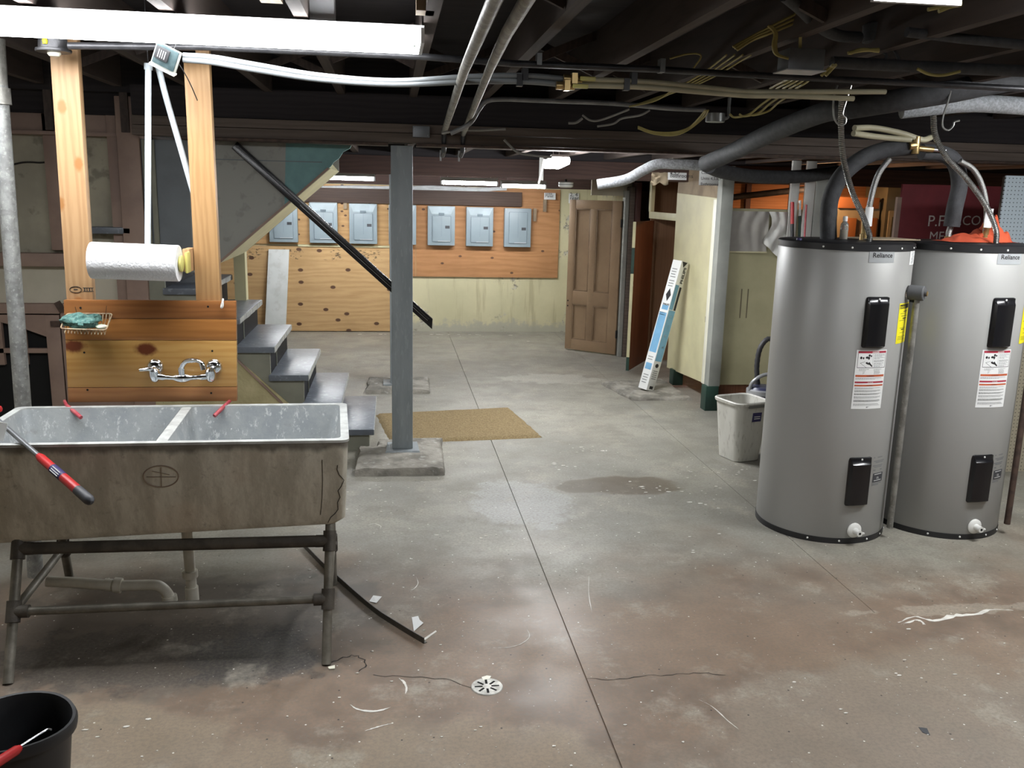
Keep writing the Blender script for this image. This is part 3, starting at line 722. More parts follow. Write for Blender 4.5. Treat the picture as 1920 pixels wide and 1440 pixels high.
# waste pipes under the tubs
yw = 3.62
dr = part(sk, 'waste_pipe', G().tube([PY(350,995,yw), PY(354,1040,yw), PY(361,1124,yw)], .0215, 12), M['pvc'], label='aged white plastic waste pipe')
part(dr, 'coupling', G().cyl(PY(356,1070,yw), PY(357,1082,yw), .031, 14).cyl(PY(359,1100,yw), PY(361,1126,yw), .027, 14), M['pvc'])
hz = part(sk, 'waste_pipe', G().tube(smooth([PY(88,1090,yw), PY(150,1093,yw), PY(222,1098,yw), PY(285,1097,yw), PY(302,1101,yw), PY(314,1113,yw), PY(318,1124,yw)], 5), .0225, 12), M['pvc'], label='aged white plastic trap arm')
part(hz, 'union_nut', G().cyl(PY(196,1096,yw), PY(210,1097,yw), .0255, 14).cyl(PY(214,1097,yw), PY(228,1098,yw), .032, 14), M['pvc'])
part(hz, 'elbow_hub', G().cyl(PY(317,1117,yw), PY(319,1128,yw), .031, 14), M['pvc'])

# ------------------------------------------------------------ splash board, posts and what hangs there
pA = thing('wood_post', (-1.31, 4.02, .9), 'left knotty pine post running up to the round junction box', 'post')
a, c = PY(120,100,4.0), PY(158,700,4.0)
g = G(); w = .0535
g.hexa([(c.x-w,4.0,.93),(c.x+w,4.0,.93),(c.x+w,4.045,.93),(c.x-w,4.045,.93)], [(a.x-w,4.0,2.42),(a.x+w,4.0,2.42),(a.x+w,4.045,2.42),(a.x-w,4.045,2.42)])
part(pA, 'timber', g, M['pine_post'], bevel=.004)
for s in ('C',): 
    q = PY(152, 543, 3.9985)
    part(pA, 'grade_stamp', G().tube([q+Vector((.024*cos(2*pi*i/20)-.022,0,.013*sin(2*pi*i/20))) for i in range(20)], .0012, 4, closed=True).box(q.x+.008,q.x+.05,3.999,3.9998,q.z+.006,q.z+.0085).box(q.x+.008,q.x+.05,3.999,3.9998,q.z-.0085,q.z-.006).box(q.x+.012,q.x+.016,3.999,3.9998,q.z-.006,q.z+.006).box(q.x+.022,q.x+.025,3.999,3.9998,q.z-.006,q.z+.006).box(q.x+.032,q.x+.036,3.999,3.9998,q.z-.006,q.z+.006).box(q.x+.043,q.x+.046,3.999,3.9998,q.z-.006,q.z+.006).box(q.x-.03,q.x-.014,3.999,3.9998,q.z-.002,q.z+.002), M['crack'], label='dark lumber grade stamp')
pB = thing('wood_post', (-.79, 4.02, .9), 'right straight-grained pine post beside the paper towel roll', 'post')
part(pB, 'timber', G().hexa([(-.84,4.0,.93),(-.737,4.0,.93),(-.737,4.045,.93),(-.84,4.045,.93)], [(-.843,4.0,2.32),(-.741,4.0,2.32),(-.741,4.045,2.32),(-.843,4.045,2.32)]), M['pine_post2'], bevel=.003)
q = PY(381, 90, 4.07); part(pB, 'upper_stub', G().box(q.x-.028, q.x+.026, 4.05, 4.09, 2.2, 2.45), M['pine_post2'])

bd = thing('splash_board', (-1.03, 3.985, .872), 'varnished knotty pine splash board carrying the chrome faucet', 'splash board')
rows = [(.872, .9365, 'plank_d'), (.938, 1.143, 'plank_c'), (1.1445, 1.237, 'plank_b'), (1.2385, 1.316, 'plank_a')]
for z0, z1, m in rows:
    xa = -1.389+(z0-.872)*.032; xb = -1.389+(z1-.872)*.032; ya, yb = -.683+(z0-.872)*.03, -.683+(z1-.872)*.03
    part(bd, 'plank', G().hexa([(xa,3.973,z0),(ya,3.973,z0),(ya,3.998,z0),(xa,3.998,z0)], [(xb,3.973,z1),(yb,3.973,z1),(yb,3.998,z1),(xb,3.998,z1)]), M[m], bevel=.0025)
for px, py in ((151,577),(390,575),(158,661),(398,658),(164,731),(396,737)):
    q = PY(px, py, 3.9725); part(bd, 'screw_hole', G().lathe([(.0045,0),(.0045,.001)], 10, q, (0,-1,0)), M['hole'])

fa = thing('faucet', PY(345, 700, 3.95), 'chrome wall-mounted faucet with swivel spout', 'faucet')
yF = 3.972
def fz(px, py, y): return PY(px, py, y)
L, R_ = fz(291,688,yF), fz(401,688,yF)
for q in (L, R_):
    part(fa, 'flange', G().lathe([(.001,.022),(.020,.021),(.033,.010),(.036,0)][::-1], 24, q, (0,-1,0), cap1=False), M['chrome'])
Lb, Rb = fz(289,697,3.925), fz(394,697,3.925)
g = G(); g.tube([L, L+Vector((0,-.045,-.006))], .014, 12); g.tube([R_, R_+Vector((0,-.045,-.006))], .014, 12)
g.tube(smooth([Lb+Vector((.01,0,-.02)), Lb.lerp(Rb,.25)+Vector((0,-.004,-.024)), Lb.lerp(Rb,.5)+Vector((0,-.008,-.026)), Lb.lerp(Rb,.75)+Vector((0,-.004,-.024)), Rb+Vector((-.01,0,-.02))], 5), [.015]*4+[.011]*4+[.016,.019,.02,.019,.016]+[.011]*4+[.015]*4, 12)
part(fa, 'body', g, M['chrome'])
for q in (Lb, Rb): part(fa, 'valve_cup', G().lathe([(.012,-.045),(.021,-.035),(.0235,-.01),(.021,.008),(.010,.018)], 18, q, (0,-.25,1)), M['chrome'])
mid = Lb.lerp(Rb, .5)
part(fa, 'spout', G().tube(smooth([mid+Vector((0,-.01,-.01)), mid+Vector((.004,-.02,.022)), mid+Vector((.026,-.04,.052)), mid+Vector((.068,-.065,.062)), mid+Vector((.098,-.085,.056)), mid+Vector((.108,-.09,.026))], 6), [.014]*6+[.011]*12+[.0095]*7+[.012]*6, 12), M['chrome'])
part(fa, 'handle', G().tube([Lb+Vector((-.005,-.01,.014)), Lb+Vector((-.022,-.03,.018)), Lb+Vector((-.05,-.045,.016))], [.009,.010,.006], 10), M['chrome'])
part(fa, 'handle', G().tube([Rb+Vector((.005,-.01,.014)), Rb+Vector((.014,-.035,.016))], [.010,.009], 10), M['chrome'])

rl = thing('paper_towel_roll', PY(255, 525, 3.85), 'white embossed paper towel roll between the two pine posts', 'paper towel')
A, B = PY(172, 488, 3.85), PY(336, 494, 3.85); ax = (B-A).normalized(); Ln = (B-A).length
part(rl, 'sheet_roll', G().lathe([(.022,0),(.073,.0),(.0745,.003),(.0745,Ln-.003),(.073,Ln),(.022,Ln)], 40, A, ax, False, False), M['towel'])
part(rl, 'core', G().lathe([(.0215,.001),(.0215,Ln-.001)], 20, A, ax, True, True), M['card'], label='cardboard core')
th = thing('towel_holder', PY(356, 500, 3.95), 'pale yellow plastic towel holder on a rough wood block by the right post', 'towel holder')
part(th, 'wood_block', G().box(-.872, -.8435, 3.93, 4.04, PY(355,510,3.93).z, PY(355,467,3.93).z), M['scrap'], bevel=.003)
q = B + ax*.012
part(th, 'arm', G().box(q.x+.006, q.x+.018, 3.865, 3.93, q.z-.042, q.z+.045), M['yellow_pl'], bevel=.006)
part(th, 'plug', G().lathe([(.020,-.03),(.021,.0),(.033,.003),(.034,.012),(.016,.016)], 20, B+ax*.001, ax), M['yellow_pl'])
part(th, 'end_plug', G().lathe([(.020,.03),(.021,0),(.033,-.004),(.02,-.008)], 18, A-ax*.001, ax), M['yellow_pl'])

ds = thing('soap_basket', PY(160, 600, 3.95), 'rusty coated wire soap basket screwed to the splash board', 'soap basket')
tl, tr, bl, br = PY(125,588,3.968), PY(211,588,3.968), PY(113,616,3.83), PY(199,619,3.83)
top4 = ringpts([bl, br, tr, tl], .018)
part(ds, 'top_wire', G().tube(top4, .0028, 6, closed=True), M['wire_old'])
g = G(); dn = Vector((0,0,-.022))
for i in range(13):
    t_ = .06+.88*i/12; f0 = bl.lerp(br, t_); k0 = tl.lerp(tr, t_)
    g.tube([f0, f0+dn+Vector((0,.01,0)), k0+dn-Vector((0,.01,0)), k0], .0016, 5)
part(ds, 'basket_wire', g, M['wire_old'], kind='stuff')
part(ds, 'nail', G().tube([tr.lerp(tl,.15), tr.lerp(tl,.1)+Vector((.0,-.01,.035))], .0012, 5).tube([tl.lerp(tr,.22), tl.lerp(tr,.21)+Vector((0,-.008,.03))], .0012, 5), M['rust'])
q = (bl+br+tl+tr)/4; q2 = q + Vector((-.025, 0, .002))
solo('scouring_pad', G().blob(q2, .075, .058, .03, .55, 12, 26, 14), M['teal_pad'], 'crumpled teal scouring pad lying in the wire basket', 'scouring pad')
solo('soap_scrap', G().blob(br.lerp(tr,.25)+Vector((-.025,0,-.004)), .024, .022, .010, .3, 20), M['soap'], 'small pale green soap scrap at the right end of the wire basket', 'soap')
q = PY(418, 570, 3.972)
solo('hook', G().tube(smooth([q+Vector((.001,0,.022)), q+Vector((.001,-.008,.012)), q+Vector((-.004,-.012,-.004)), q+Vector((-.003,-.02,-.014)), q+Vector((.003,-.024,-.006)), q+Vector((.004,-.022,.01))], 5), .0042, 8), M['white'], 'small white hook on the top right corner of the splash board', 'hook')
def clamp(p1, p2, p0, label):
    t_ = thing('clamp', p1, label, 'clamp')
    part(t_, 'handle', G().tube([p1, p1.lerp(p2,.5), p2], [.0075,.009,.0085], 10), M['darkred'])
    part(t_, 'hook_arm', G().tube([p1, p0], .007, 8), M['darkred'])
clamp(PY(125,760,3.93), PY(152,783,3.865), PY(121,752,3.985), 'worn red clamp handle hooked over the back rim at the left')
clamp(PY(424,758,3.93), PY(402,780,3.865), PY(432,751,3.985), 'worn red clamp handle hooked over the back rim at the right')

# long-handled tool lying over the front rim
E_ = PY(170, 940, 3.03); K_ = PY(47, 838, 3.318) + Vector((0,0,.012)); dm = (K_-E_).normalized(); Lm = (K_-E_).length
mp = thing('tool_handle', E_, 'red and grey long tool handle leaning out over the front rim of the tub', 'tool handle')
S_ = lambda t_: E_ + dm*t_*Lm
part(mp, 'shaft', G().tube([S_(.74), S_(1.75)], .0095, 10), M['shaft'])
part(mp, 'grip', G().tube([S_(.17), S_(.2), S_(.74), S_(.78)], [.0165,.017,.0155,.011], 14), M['red'], label='glossy red sleeve')
part(mp, 'print_band', G().tube([S_(.40), S_(.555)], .0169, 14), M['navy'], label='navy printed band with white lettering')
nv = dm.cross(Vector((0,-1,.4))).normalized(); 
if nv.z < 0: nv = -nv
face = nv.cross(dm).normalized(); face = face if face.dot(EYE-E_) > 0 else -face
for k, s in enumerate((.008, .0, -.007)):
    part(mp, 'print_line', G().beam(S_(.42)+face*.0172+nv*s, S_(.53)+face*.0172+nv*s, .0025, .0012, face), M['paper'])
part(mp, 'end_cap', G().tube([S_(-.02), S_(0), S_(.03), S_(.19)], [.006,.015,.0185,.0175], 14), M['grey_grip'])
part(mp, 'hang_tag', G().beam(S_(1.28)+Vector((-.005,-.02,.03)), S_(1.28)+Vector((-.02,-.03,-.035)), .03, .003, (0,-1,0)), M['paper'], label='white hang tag')
solo('red_knob', G().lathe([(.002,-.016),(.013,-.010),(.016,0),(.013,.010),(.002,.016)], 14, PY(-3,767,3.9)), M['red'], 'red round knob at the left end of the tub rim', 'knob')

# bucket at the front
RB, cB = .15, PZ(24, 1350, .335)
cB = Vector((cB.x, cB.y, 0)); bk = thing('bucket', cB, 'black plastic bucket with a red-gripped wire handle at the front left', 'bucket')
g = G(); g.lathe([(.112,0),(.117,.003),(.142,.318),(.142,.30),(.154,.302),(.156,.322),(.151,.334),(.143,.333),(.139,.32),(.111,.012),(.0,.010)], 40, cB, (0,0,1), True, False)
for i, v in enumerate(g.v):
    a_ = math.atan2(v.y-cB.y, v.x-cB.x)
    s_ = 1 + .10*max(0, cos(a_+.25))**6*(v.z/.33)
    v.x = cB.x+(v.x-cB.x)*s_; v.y = cB.y+(v.y-cB.y)*s_
part(bk, 'body', g, M['bucket'])
P0 = PZ(96, 1368, .334)
hp = smooth([P0, PZ(85,1370,.33), PZ(40,1398,.33), PZ(5,1420,.335), PZ(-45,1452,.34)], 6)
part(bk, 'wire_handle', G().tube(hp, .0032, 8), M['steel'])
q0, q1 = PZ(38,1402,.338), PZ(-40,1452,.345)
part(bk, 'grip', G().tube([q0, q0.lerp(q1,.1), q1], [.008,.013,.014], 12), M['red'], label='red plastic grip')

# ------------------------------------------------------------ floor: drain, mat, strip, litter
c = PZ(913,1288,0); dn_ = thing('floor_drain', (c.x, c.y, 0), 'round slotted metal floor drain cover in the front slab', 'drain')
part(dn_, 'rim', G().lathe([(.060,.0),(.058,.003),(.053,.0035)], 32, (c.x,c.y,0), cap0=False, cap1=False), M['grate'])
part(dn_, 'pit', G().lathe([(.0,.0005),(.056,.0005)], 24, (c.x,c.y,0), cap0=False, cap1=False), M['hole'], flat=True)
g = G(); cx, cy = c.x, c.y
def pol(r, a): return (cx+r*cos(a), cy+r*sin(a), .0035)
for k in range(8):
    a0 = 2*pi*k/8; hw = .0045
    ws_ = lambda r: math.asin(min(.9, hw/r))
    A1, A2 = a0+ws_(.016), a0+2*pi/8-ws_(.016)
    B1, B2 = a0+ws_(.046), a0+2*pi/8-ws_(.046)
    g.add([pol(.016,A1), pol(.046,B1), pol(.046,(B1+B2)/2), pol(.046,B2), pol(.016,A2)], [(0,1,2,3,4)])
n = 48
g.add([pol(.046, 2*pi*i/n) for i in range(n)]+[pol(.054, 2*pi*i/n) for i in range(n)], [(i,(i+1)%n,n+(i+1)%n,n+i) for i in range(n)])
g.add([pol(.0165, 2*pi*i/n) for i in range(n)], [tuple(range(n))])
part(dn_, 'grate', g, M['grate'], flat=True)
def flake(pts, name, label, cat, m='chip', h=.0012, lift=0):
    P = [PZ(px,py,0) for px,py in pts]
    return solo(name, G().prism([(p.x,p.y,.0006+lift*(i%2)) for i,p in enumerate(P)], (0,0,h)), M[m], label, cat)
flake([(903,1271),(913,1268),(921,1269),(918,1274),(906,1276)], 'paint_flake', 'cream paint flake lying at the far edge of the floor drain', 'debris', 'cream_bright', .003)
flake([(692,1128),(700,1118),(716,1119),(706,1132)], 'paper_scrap', 'small white paper scrap with dark print beside the steel strip', 'paper', 'paper', .001, .003)
flake([(772,1158),(784,1157),(787,1163),(794,1170),(776,1184)], 'paper_scrap', 'larger torn white paper scrap near the end of the steel strip', 'paper', 'paper', .001, .004)
flake([(615,1252),(628,1249),(628,1255),(617,1256)], 'paint_flake', 'cream flake at the foot of the right front tub leg', 'debris', 'cream_bright', .004)
flake([(793,1199),(817,1183),(819,1185),(797,1201)], 'white_splinter', 'thin white splinter at the near end of the steel strip', 'debris', 'chip', .002)
def streak(pts, w, name, label, jit=.004):
    P = smooth([PZ(px,py,0) for px,py in pts], 5); g = G(); L=[];R=[]
    for i, p in enumerate(P):
        d = P[min(i+1,len(P)-1)]-P[max(i-1,0)]; s = Vector((-d.y,d.x,0)).normalized(); k = sin(pi*(i+.6)/(len(P)+.2))*random.uniform(.5,1.2)
        L.append(p+s*w*k+s*random.uniform(-jit,jit)*.3); R.append(p-s*w*k)
    n = len(P); g.add([(p.x,p.y,.0012) for p in L+R],[(i,i+1,n+i+1,n+i) for i in range(n-1)])
    part(floor, name, g, M['chip'], label=label, flat=True)
streak([(748,1272),(757,1279),(762,1290),(760,1302)], .006, 'plaster_sliver', 'white curved plaster sliver')
streak([(656,1321),(670,1330),(695,1334),(715,1332),(733,1326)], .006, 'chalk_streak', 'white curved streak')
streak([(684,1371),(700,1366),(720,1360),(735,1357)], .003, 'chalk_streak', 'pale streak')
streak([(925,1215),(955,1214),(980,1206),(993,1192),(982,1172)], .0022, 'chalk_streak', 'pale curved scuff')
streak([(762,1109),(775,1105),(784,1094),(780,1082)], .0020, 'chalk_streak', 'pale curved scuff')
streak([(1104,1080),(1104,1115),(1110,1150)], .0016, 'chalk_streak', 'pale thin scuff')
streak([(1310,1312),(1335,1325),(1365,1352),(1385,1368)], .0022, 'chalk_streak', 'pale thin scuff')
streak([(690,985),(702,982),(714,987),(712,992)], .0025, 'chalk_streak', 'pale curved scuff')
streak([(1685,1168),(1715,1156),(1750,1164),(1790,1155),(1830,1152),(1860,1143),(1900,1145)], .012, 'mineral_trail', 'whitish ragged mineral trail', .02)
streak([(1735,1172),(1720,1163),(1690,1171)], .008, 'mineral_trail', 'whitish ragged mineral trail', .02)
# paint flakes scattered over the floor: uncountable crumbs, one object
g = G(); rs = random.Random(3)
def crumb(x, y, r, h=.0015):
    n = rs.randint(4, 6); a0 = rs.random()*6; ex = rs.uniform(1, 2.2)
    P = [(x+r*ex*rs.uniform(.6,1.1)*cos(a0+2*pi*i/n), y+r*rs.uniform(.6,1.1)*sin(a0+2*pi*i/n), .0006) for i in range(n)]
    g.prism(P, (0,0,h))
clusters = [((1113,843),.10,12,.010),((1060,872),.08,7,.012),((1365,885),.16,26,.008),((1210,920),.14,10,.012),((1305,925),.16,8,.010),((1330,945),.10,5,.014),
            ((740,930),.25,14,.008),((700,1050),.35,20,.006),((870,985),.4,16,.007),((620,1180),.3,14,.005),((190,1375),.12,6,.008),((1790,1310),.35,22,.005),((1850,1240),.25,12,.006),((1500,1290),.6,20,.004),((850,1340),.5,20,.005),((1240,1400),.4,16,.005),((1150,1000),.5,16,.006),((820,625),.5,20,.02),((1290,1020),.3,12,.006)]
for (px,py), sp, n_, r in clusters:
    c = PZ(px,py,0)
    for i in range(n_): crumb(c.x+rs.gauss(0,sp), min(11.4, c.y+rs.gauss(0,sp*.6)), r*rs.uniform(.35,1.1))
solo('paint_crumbs', g, M['chip'], 'scattered crumbs of white paint across the concrete floor', 'debris', kind='stuff', flat=True)
flake([(1722,1364),(1738,1366),(1744,1379),(1730,1374)], 'dark_flake', 'small dark grey flat flake on the floor at lower right', 'debris', 'grey_grip', .001)

s4 = [PZ(*q, 0) for q in ((570,1027),(604,1062),(640,1095),(700,1147),(750,1180),(795,1207))]
P = smooth(s4, 4); n = len(P); g = G()
for a, c in zip(P[:-1], P[1:]):
    d = (c-a); sd = Vector((-d.y,d.x,0)).normalized()*.0016
    g.hexa([a-sd, c-sd, c+sd, a+sd], [v+Vector((0,0,.026)) for v in (a-sd, c-sd, c+sd, a+sd)])
    sd2 = sd.normalized()*.016
    g.hexa([a, c, c+sd2, a+sd2], [v+Vector((0,0,.0022)) for v in (a, c, c+sd2, a+sd2)])
solo('metal_strip', g, M['angle'], 'thin bent dull steel angle strip lying from under the tub stand', 'metal strip', weld=True)

mt = [PZ(*q,0) for q in ((705,778),(733,832),(1018,821),(955,766))]
g = G()
def mfn(u, v):
    a = mt[1].lerp(mt[2], u); c = mt[0].lerp(mt[3], u); p = a.lerp(c, v); e = min(u,1-u,v,1-v)
    k = mn.noise(p*9); return Vector((p.x+.012*mn.noise(p*14)*(e<.02), p.y+.012*mn.noise(p*11+Vector((3,1,0)))*(e<.02), .018+.002*k if e > .001 else .0))
g.grid(mfn, 44, 30)
solo('doormat', g, M['mat'], 'worn tan coir doormat lying behind the grey pillar pad', 'doormat')

# ------------------------------------------------------------ two water heaters
HR = .345
def heater(cx, cy, label, lift=0.0):
    t = thing('water_heater', (cx, cy, 0), label, 'water heater')
    C = Vector((cx, cy, 0))
    def P(th, z, r=HR): a = rad(th); return C + Vector((r*cos(a), r*sin(a), z))
    part(t, 'tank', G().lathe([(HR-.002,.028),(HR,.032),(HR,1.560),(HR-.002,1.563)], 96, C, cap0=False, cap1=False), M['tank'])
    part(t, 'base_band', G().lathe([(HR-.02,0),(HR+.003,.0),(HR+.003,.030),(HR-.001,.031)], 96, C, cap1=False), M['blackm'])
    part(t, 'top_cap', G().lathe([(HR-.001,1.557),(HR+.004,1.558),(HR+.004,1.590),(HR-.004,1.596),(.0,1.600)], 96, C, cap0=False, cap1=False), M['blackm'])
    for z, ths in ((1.573,(225,248,270,293,315,335)),(.017,(235,262,290,312,330))):
        for th in ths: part(t, 'screw', G().lathe([(.0055,.0),(.005,.003),(.002,.0042)], 10, P(th,z,HR+.003), P(th,0,1)-C, cap0=False), M['white'])
    def patch(name, th0, th1, z0, z1, m, r=.0012, par=t, label=None, nu=12, cr=0):
        th1_, th0_ = max(th0,th1), min(th0,th1)
        return part(par, name, G().grid(lambda u,v: P(th0_+(th1_-th0_)*u, z0+(z1-z0)*v, HR+r), nu, 1), m, label=label)
    def prn(par, s, size, th, z, m, align='LEFT', bold=.0, r=.0022):
        return lettering(par, s, size, None, None, None, m, warp=lambda x,y: P(th+math.degrees(x/HR), z+y, HR+r), bold=bold, align=align)
    # access covers: raised pillow boxes with a flange
    for z0, z1 in ((1.067,1.330),(.214,.483)):
        g = G(); th0, th1 = 263.2, 285.8
        prof = [(0,.0),(0.02,.004),(.06,.006),(.13,.022),(.5,.026),(.87,.022),(.94,.006),(.98,.004),(1,0)]
        profz = [(0,.0),(.012,.006),(.04,.024),(.5,.027),(.86,.026),(.92,.008),(.985,.005),(1,0)]
        def pf(pr, x):
            for (a,b),(c,d) in zip(pr[:-1], pr[1:]):
                if x <= c: return b+(d-b)*(x-a)/(c-a)
            return pr[-1][1]
        us = sorted(set([p[0] for p in prof]+[i/14 for i in range(15)])); vz = [p[0] for p in profz]
        nu, nv = len(us), len(vz)
        def pt(u, v):
            inset = .0
            rr = min(pf(prof,u), pf(profz,v)); 
            cu = u; cv = v
            dx, dz = min(u,1-u)/.12, min(v,1-v)/.05
            if dx < 1 and dz < 1 and (1-dx)**2+(1-dz)**2 > 1:
                k = 1/math.sqrt((1-dx)**2+(1-dz)**2)
                ndx, ndz = 1-(1-dx)*k, 1-(1-dz)*k
                cu = ndx*.12 if u < .5 else 1-ndx*.12; cv = ndz*.05 if v < .5 else 1-ndz*.05
            return P(th0+(th1-th0)*cu, z0+(z1-z0)*cv, HR+rr)
        g.add([pt(u,v) for v in vz for u in us], [(j*nu+i, j*nu+i+1, (j+1)*nu+i+1, (j+1)*nu+i) for j in range(nv-1) for i in range(nu-1)])
        cv = part(t, 'access_cover', g, M['black'], label='black moulded access cover')
        part(cv, 'screw', G().lathe([(.0058,.0),(.005,.003),(.002,.004)], 10, P(275,z1-.012,HR+.005), P(275,0,1)-C, cap0=False), M['white'])
    # warning label
    lb = patch('warning_label', 260.2, 289.2, .745, 1.056, M['paper'], .0012, label='white warning label with red and orange bars')
    D = 29.0; Wd = HR*rad(29.0)
    TH = lambda f: 260.2+D*f
    def bar(f0, f1, z0, z1, m, nm='print'): return part(lb, nm, G().grid(lambda u,v: P(TH(f0+(f1-f0)*u), z0+(z1-z0)*v, HR+.0018), 10, 1), m)
    zt = 1.056; H_ = .311
    zz = lambda f: zt - H_*f
    bar(.05,.97,zz(.052),zz(.018),M['red_lab'],'red_bar'); bar(.03,.97,zz(.452),zz(.418),M['orange_lab'],'orange_bar')
    bar(.03,.97,zz(.558),zz(.530),M['red_lab'],'red_bar'); bar(.03,.97,zz(.612),zz(.585),M['orange_lab'],'orange_bar')
    prn(lb, 'DANGER', .010, TH(.60), zz(.048), M['paper'], 'CENTER', .0003); prn(lb, 'WARNING', .009, TH(.5), zz(.448), M['ink'], 'CENTER')
    prn(lb, 'DANGER', .008, TH(.52), zz(.556), M['paper'], 'CENTER'); prn(lb, 'WARNING', .007, TH(.5), zz(.608), M['ink'], 'CENTER')
    bx = G()
    for f0,f1,a,b in ((.05,.06,.055,.30),(.96,.97,.055,.30),(.05,.97,.293,.30),(.52,.524,.06,.29)):
        bx.grid(lambda u,v: P(TH(f0+(f1-f0)*u), zz(b)+(zz(a)-zz(b))*v, HR+.0019), 8, 1)
    part(lb, 'picture_frame', bx, M['ink'])
    pg = G()
    def disc(f, q, rx, ry):
        n = 14; b = [P(TH(f)+math.degrees(rx*cos(2*pi*i/n)/HR), zz(q)+ry*sin(2*pi*i/n), HR+.002) for i in range(n)]; pg.add(b, [tuple(range(n))])
    def poly(ps): pg.add([P(TH(f), zz(q), HR+.002) for f,q in ps], [tuple(range(len(ps)))])
    disc(.15,.13,.006,.007); disc(.22,.135,.004,.006); disc(.40,.09,.006,.006); disc(.46,.10,.004,.005); disc(.33,.125,.008,.006); disc(.39,.135,.005,.008)
    poly([(.29,.215),(.34,.195),(.37,.215),(.42,.20),(.46,.23),(.52,.265),(.51,.285),(.43,.25),(.33,.235)])
    poly([(.13,.22),(.135,.217),(.34,.295),(.33,.296)]); poly([(.13,.22),(.29,.19),(.29,.194),(.14,.224)])
    part(lb, 'pictogram', pg, M['ink'], label='black pictogram of a hand under a tap')
    tg = G(); rr = random.Random(5)
    def lines(f0, f1, q0, q1, n, th=.0018):
        for i in range(n):
            q = q0+(q1-q0)*i/max(1,n-1); e = f1-(f1-f0)*(rr.random()*.5 if i == n-1 else rr.random()*.08); x = f0
            while x < e:
                w = min(e-x, rr.uniform(.02,.07))
                zc = zz(q); tg.grid(lambda u,v,x=x,w=w,zc=zc: P(TH(x+w*u), zc+th*(v-.5), HR+.0019), 1, 1); x += w+.012
    lines(.56,.94,.075,.11,3); lines(.56,.94,.13,.145,2); lines(.56,.93,.175,.20,3); lines(.56,.92,.225,.24,2); lines(.56,.92,.262,.28,2)
    lines(.12,.42,.325,.345,2); lines(.58,.88,.325,.345,2); lines(.24,.30,.36,.40,4,.0012); lines(.6,.82,.36,.405,5,.0012)
    lines(.04,.95,.475,.49,2); lines(.05,.94,.64,.655,2); lines(.05,.95,.68,.705,3); lines(.05,.95,.735,.755,3); lines(.05,.94,.785,.815,3); lines(.05,.95,.845,.875,4); lines(.05,.93,.91,.94,3)
    lines(.46,.55,.965,.975,2,.003)
    part(lb, 'small_print', tg, M['greyink'], kind='stuff', flat=True)
    # name plate
    npl = patch('name_plate', 262.3, 285.6, 1.501, 1.566, M['silver_lab'], .0014, label='silver name plate')
    prn(npl, 'Reliance', .033, 265.0, 1.528, M['ink'], 'LEFT', .0006)
    # bar code, energy label
    bc = patch('barcode_label', 309, 325, 1.487, 1.566, M['paper'])
    bg = G()
    for i in range(9): bg.grid(lambda u,v,i=i: P(312+(i%3*.8)+9*u*.8, 1.495+.0068*i+.003*v, HR+.002), 2, 1)
    part(bc, 'bars', bg, M['greyink'], flat=True)
    el = patch('energy_label', 300.0, 324.0, 1.080, 1.291, M['yellow_lab'], .0014, label='yellow energy label')
    eg = G().grid(lambda u,v: P(301+21*u, 1.262+.022*v, HR+.0018), 8, 1); part(el, 'print', eg, M['ink'])
    prn(el, 'ENERGY', .018, 301.5, 1.265, M['yellow_lab'])
    eg = G()
    for z, f0, f1, h in ((1.245,308,318,.004),(1.236,303,316,.002),(1.222,305,319,.003),(1.208,308,317,.006),(1.20,302,314,.002),(1.16,304,316,.002),(1.15,307,313,.006),(1.135,305,316,.002),(1.115,302,320,.002),(1.108,302,314,.002),(1.10,302,318,.002)):
        eg.grid(lambda u,v: P(f0+(f1-f0)*u, z+h*v, HR+.0018), 4, 1)
    part(el, 'print', eg, M['ink'], flat=True)
    # rating print and dark plate beside the lower cover
    sp = patch('rating_plate', 289.5, 303, .335, .385, M['grey_grip'], .0012, label='dark rating plate')
    prn(sp, 'UL', .018, 294, .352, M['paper']); sg = G()
    for z in (.343,.377): sg.grid(lambda u,v,z=z: P(291+10*u, z+.003*v, HR+.0019), 4, 1)
    part(sp, 'print', sg, M['paper'], flat=True)
    sg = G()
    for z, f0, f1 in ((.470,288,290),(.470,293,300),(.450,289,303),(.442,291,302),(.425,288,301),(.417,290,300),(.40,289,292),(.40,298,301),(.325,289,302),(.317,289,298)):
        sg.grid(lambda u,v: P(f0+(f1-f0)*u, z+.006*v, HR+.0008), 4, 1)
    part(t, 'rating_print', sg, M['greyink'], flat=True)
    # drain valve
    v0 = P(275,.076); vd = (P(275,0,1)-C)
    vv = part(t, 'drain_valve', G().lathe([(.041,0),(.041,.006),(.034,.012),(.018,.014),(.016,.022),(.0155,.045),(.0165,.046),(.0165,.056),(.007,.056),(.006,.03)], 24, v0, vd, True, True), M['white'], label='white plastic drain valve')
    part(vv, 'outlet_hole', G().lathe([(.0068,.0),(.0066,.001)], 12, v0+vd*.0562, vd), M['hole'])
    sdv = Vector((-vd.y, vd.x, 0)); part(vv, 'lever', G().obox(v0+vd*.042+sdv*.022+Vector((0,0,-.004)), .026, .012, .010, sdv, vd), M['white'], bevel=.003)
    # relief valve stub and discharge pipe
    rv = P(314,1.345); rd = P(314,0,1)-C; tv = P(326,1.335,HR+.052)
    part(t, 'escutcheon', G().lathe([(.036,0),(.034,.004),(.02,.006)], 20, rv, rd), M['chrome'])
    rl_ = part(t, 'relief_valve', G().lathe([(.034,.004),(.039,.010),(.039,.078),(.035,.083),(.015,.082),(.014,.094),(.006,.095)], 22, rv, rd), M['valvegrey'], label='grey foam wrapped relief valve')
    part(rl_, 'valve_tip', G().lathe([(.013,.082),(.013,.098),(.006,.100)], 12, rv, rd), M['brass'])
    pt = rv+rd*.048
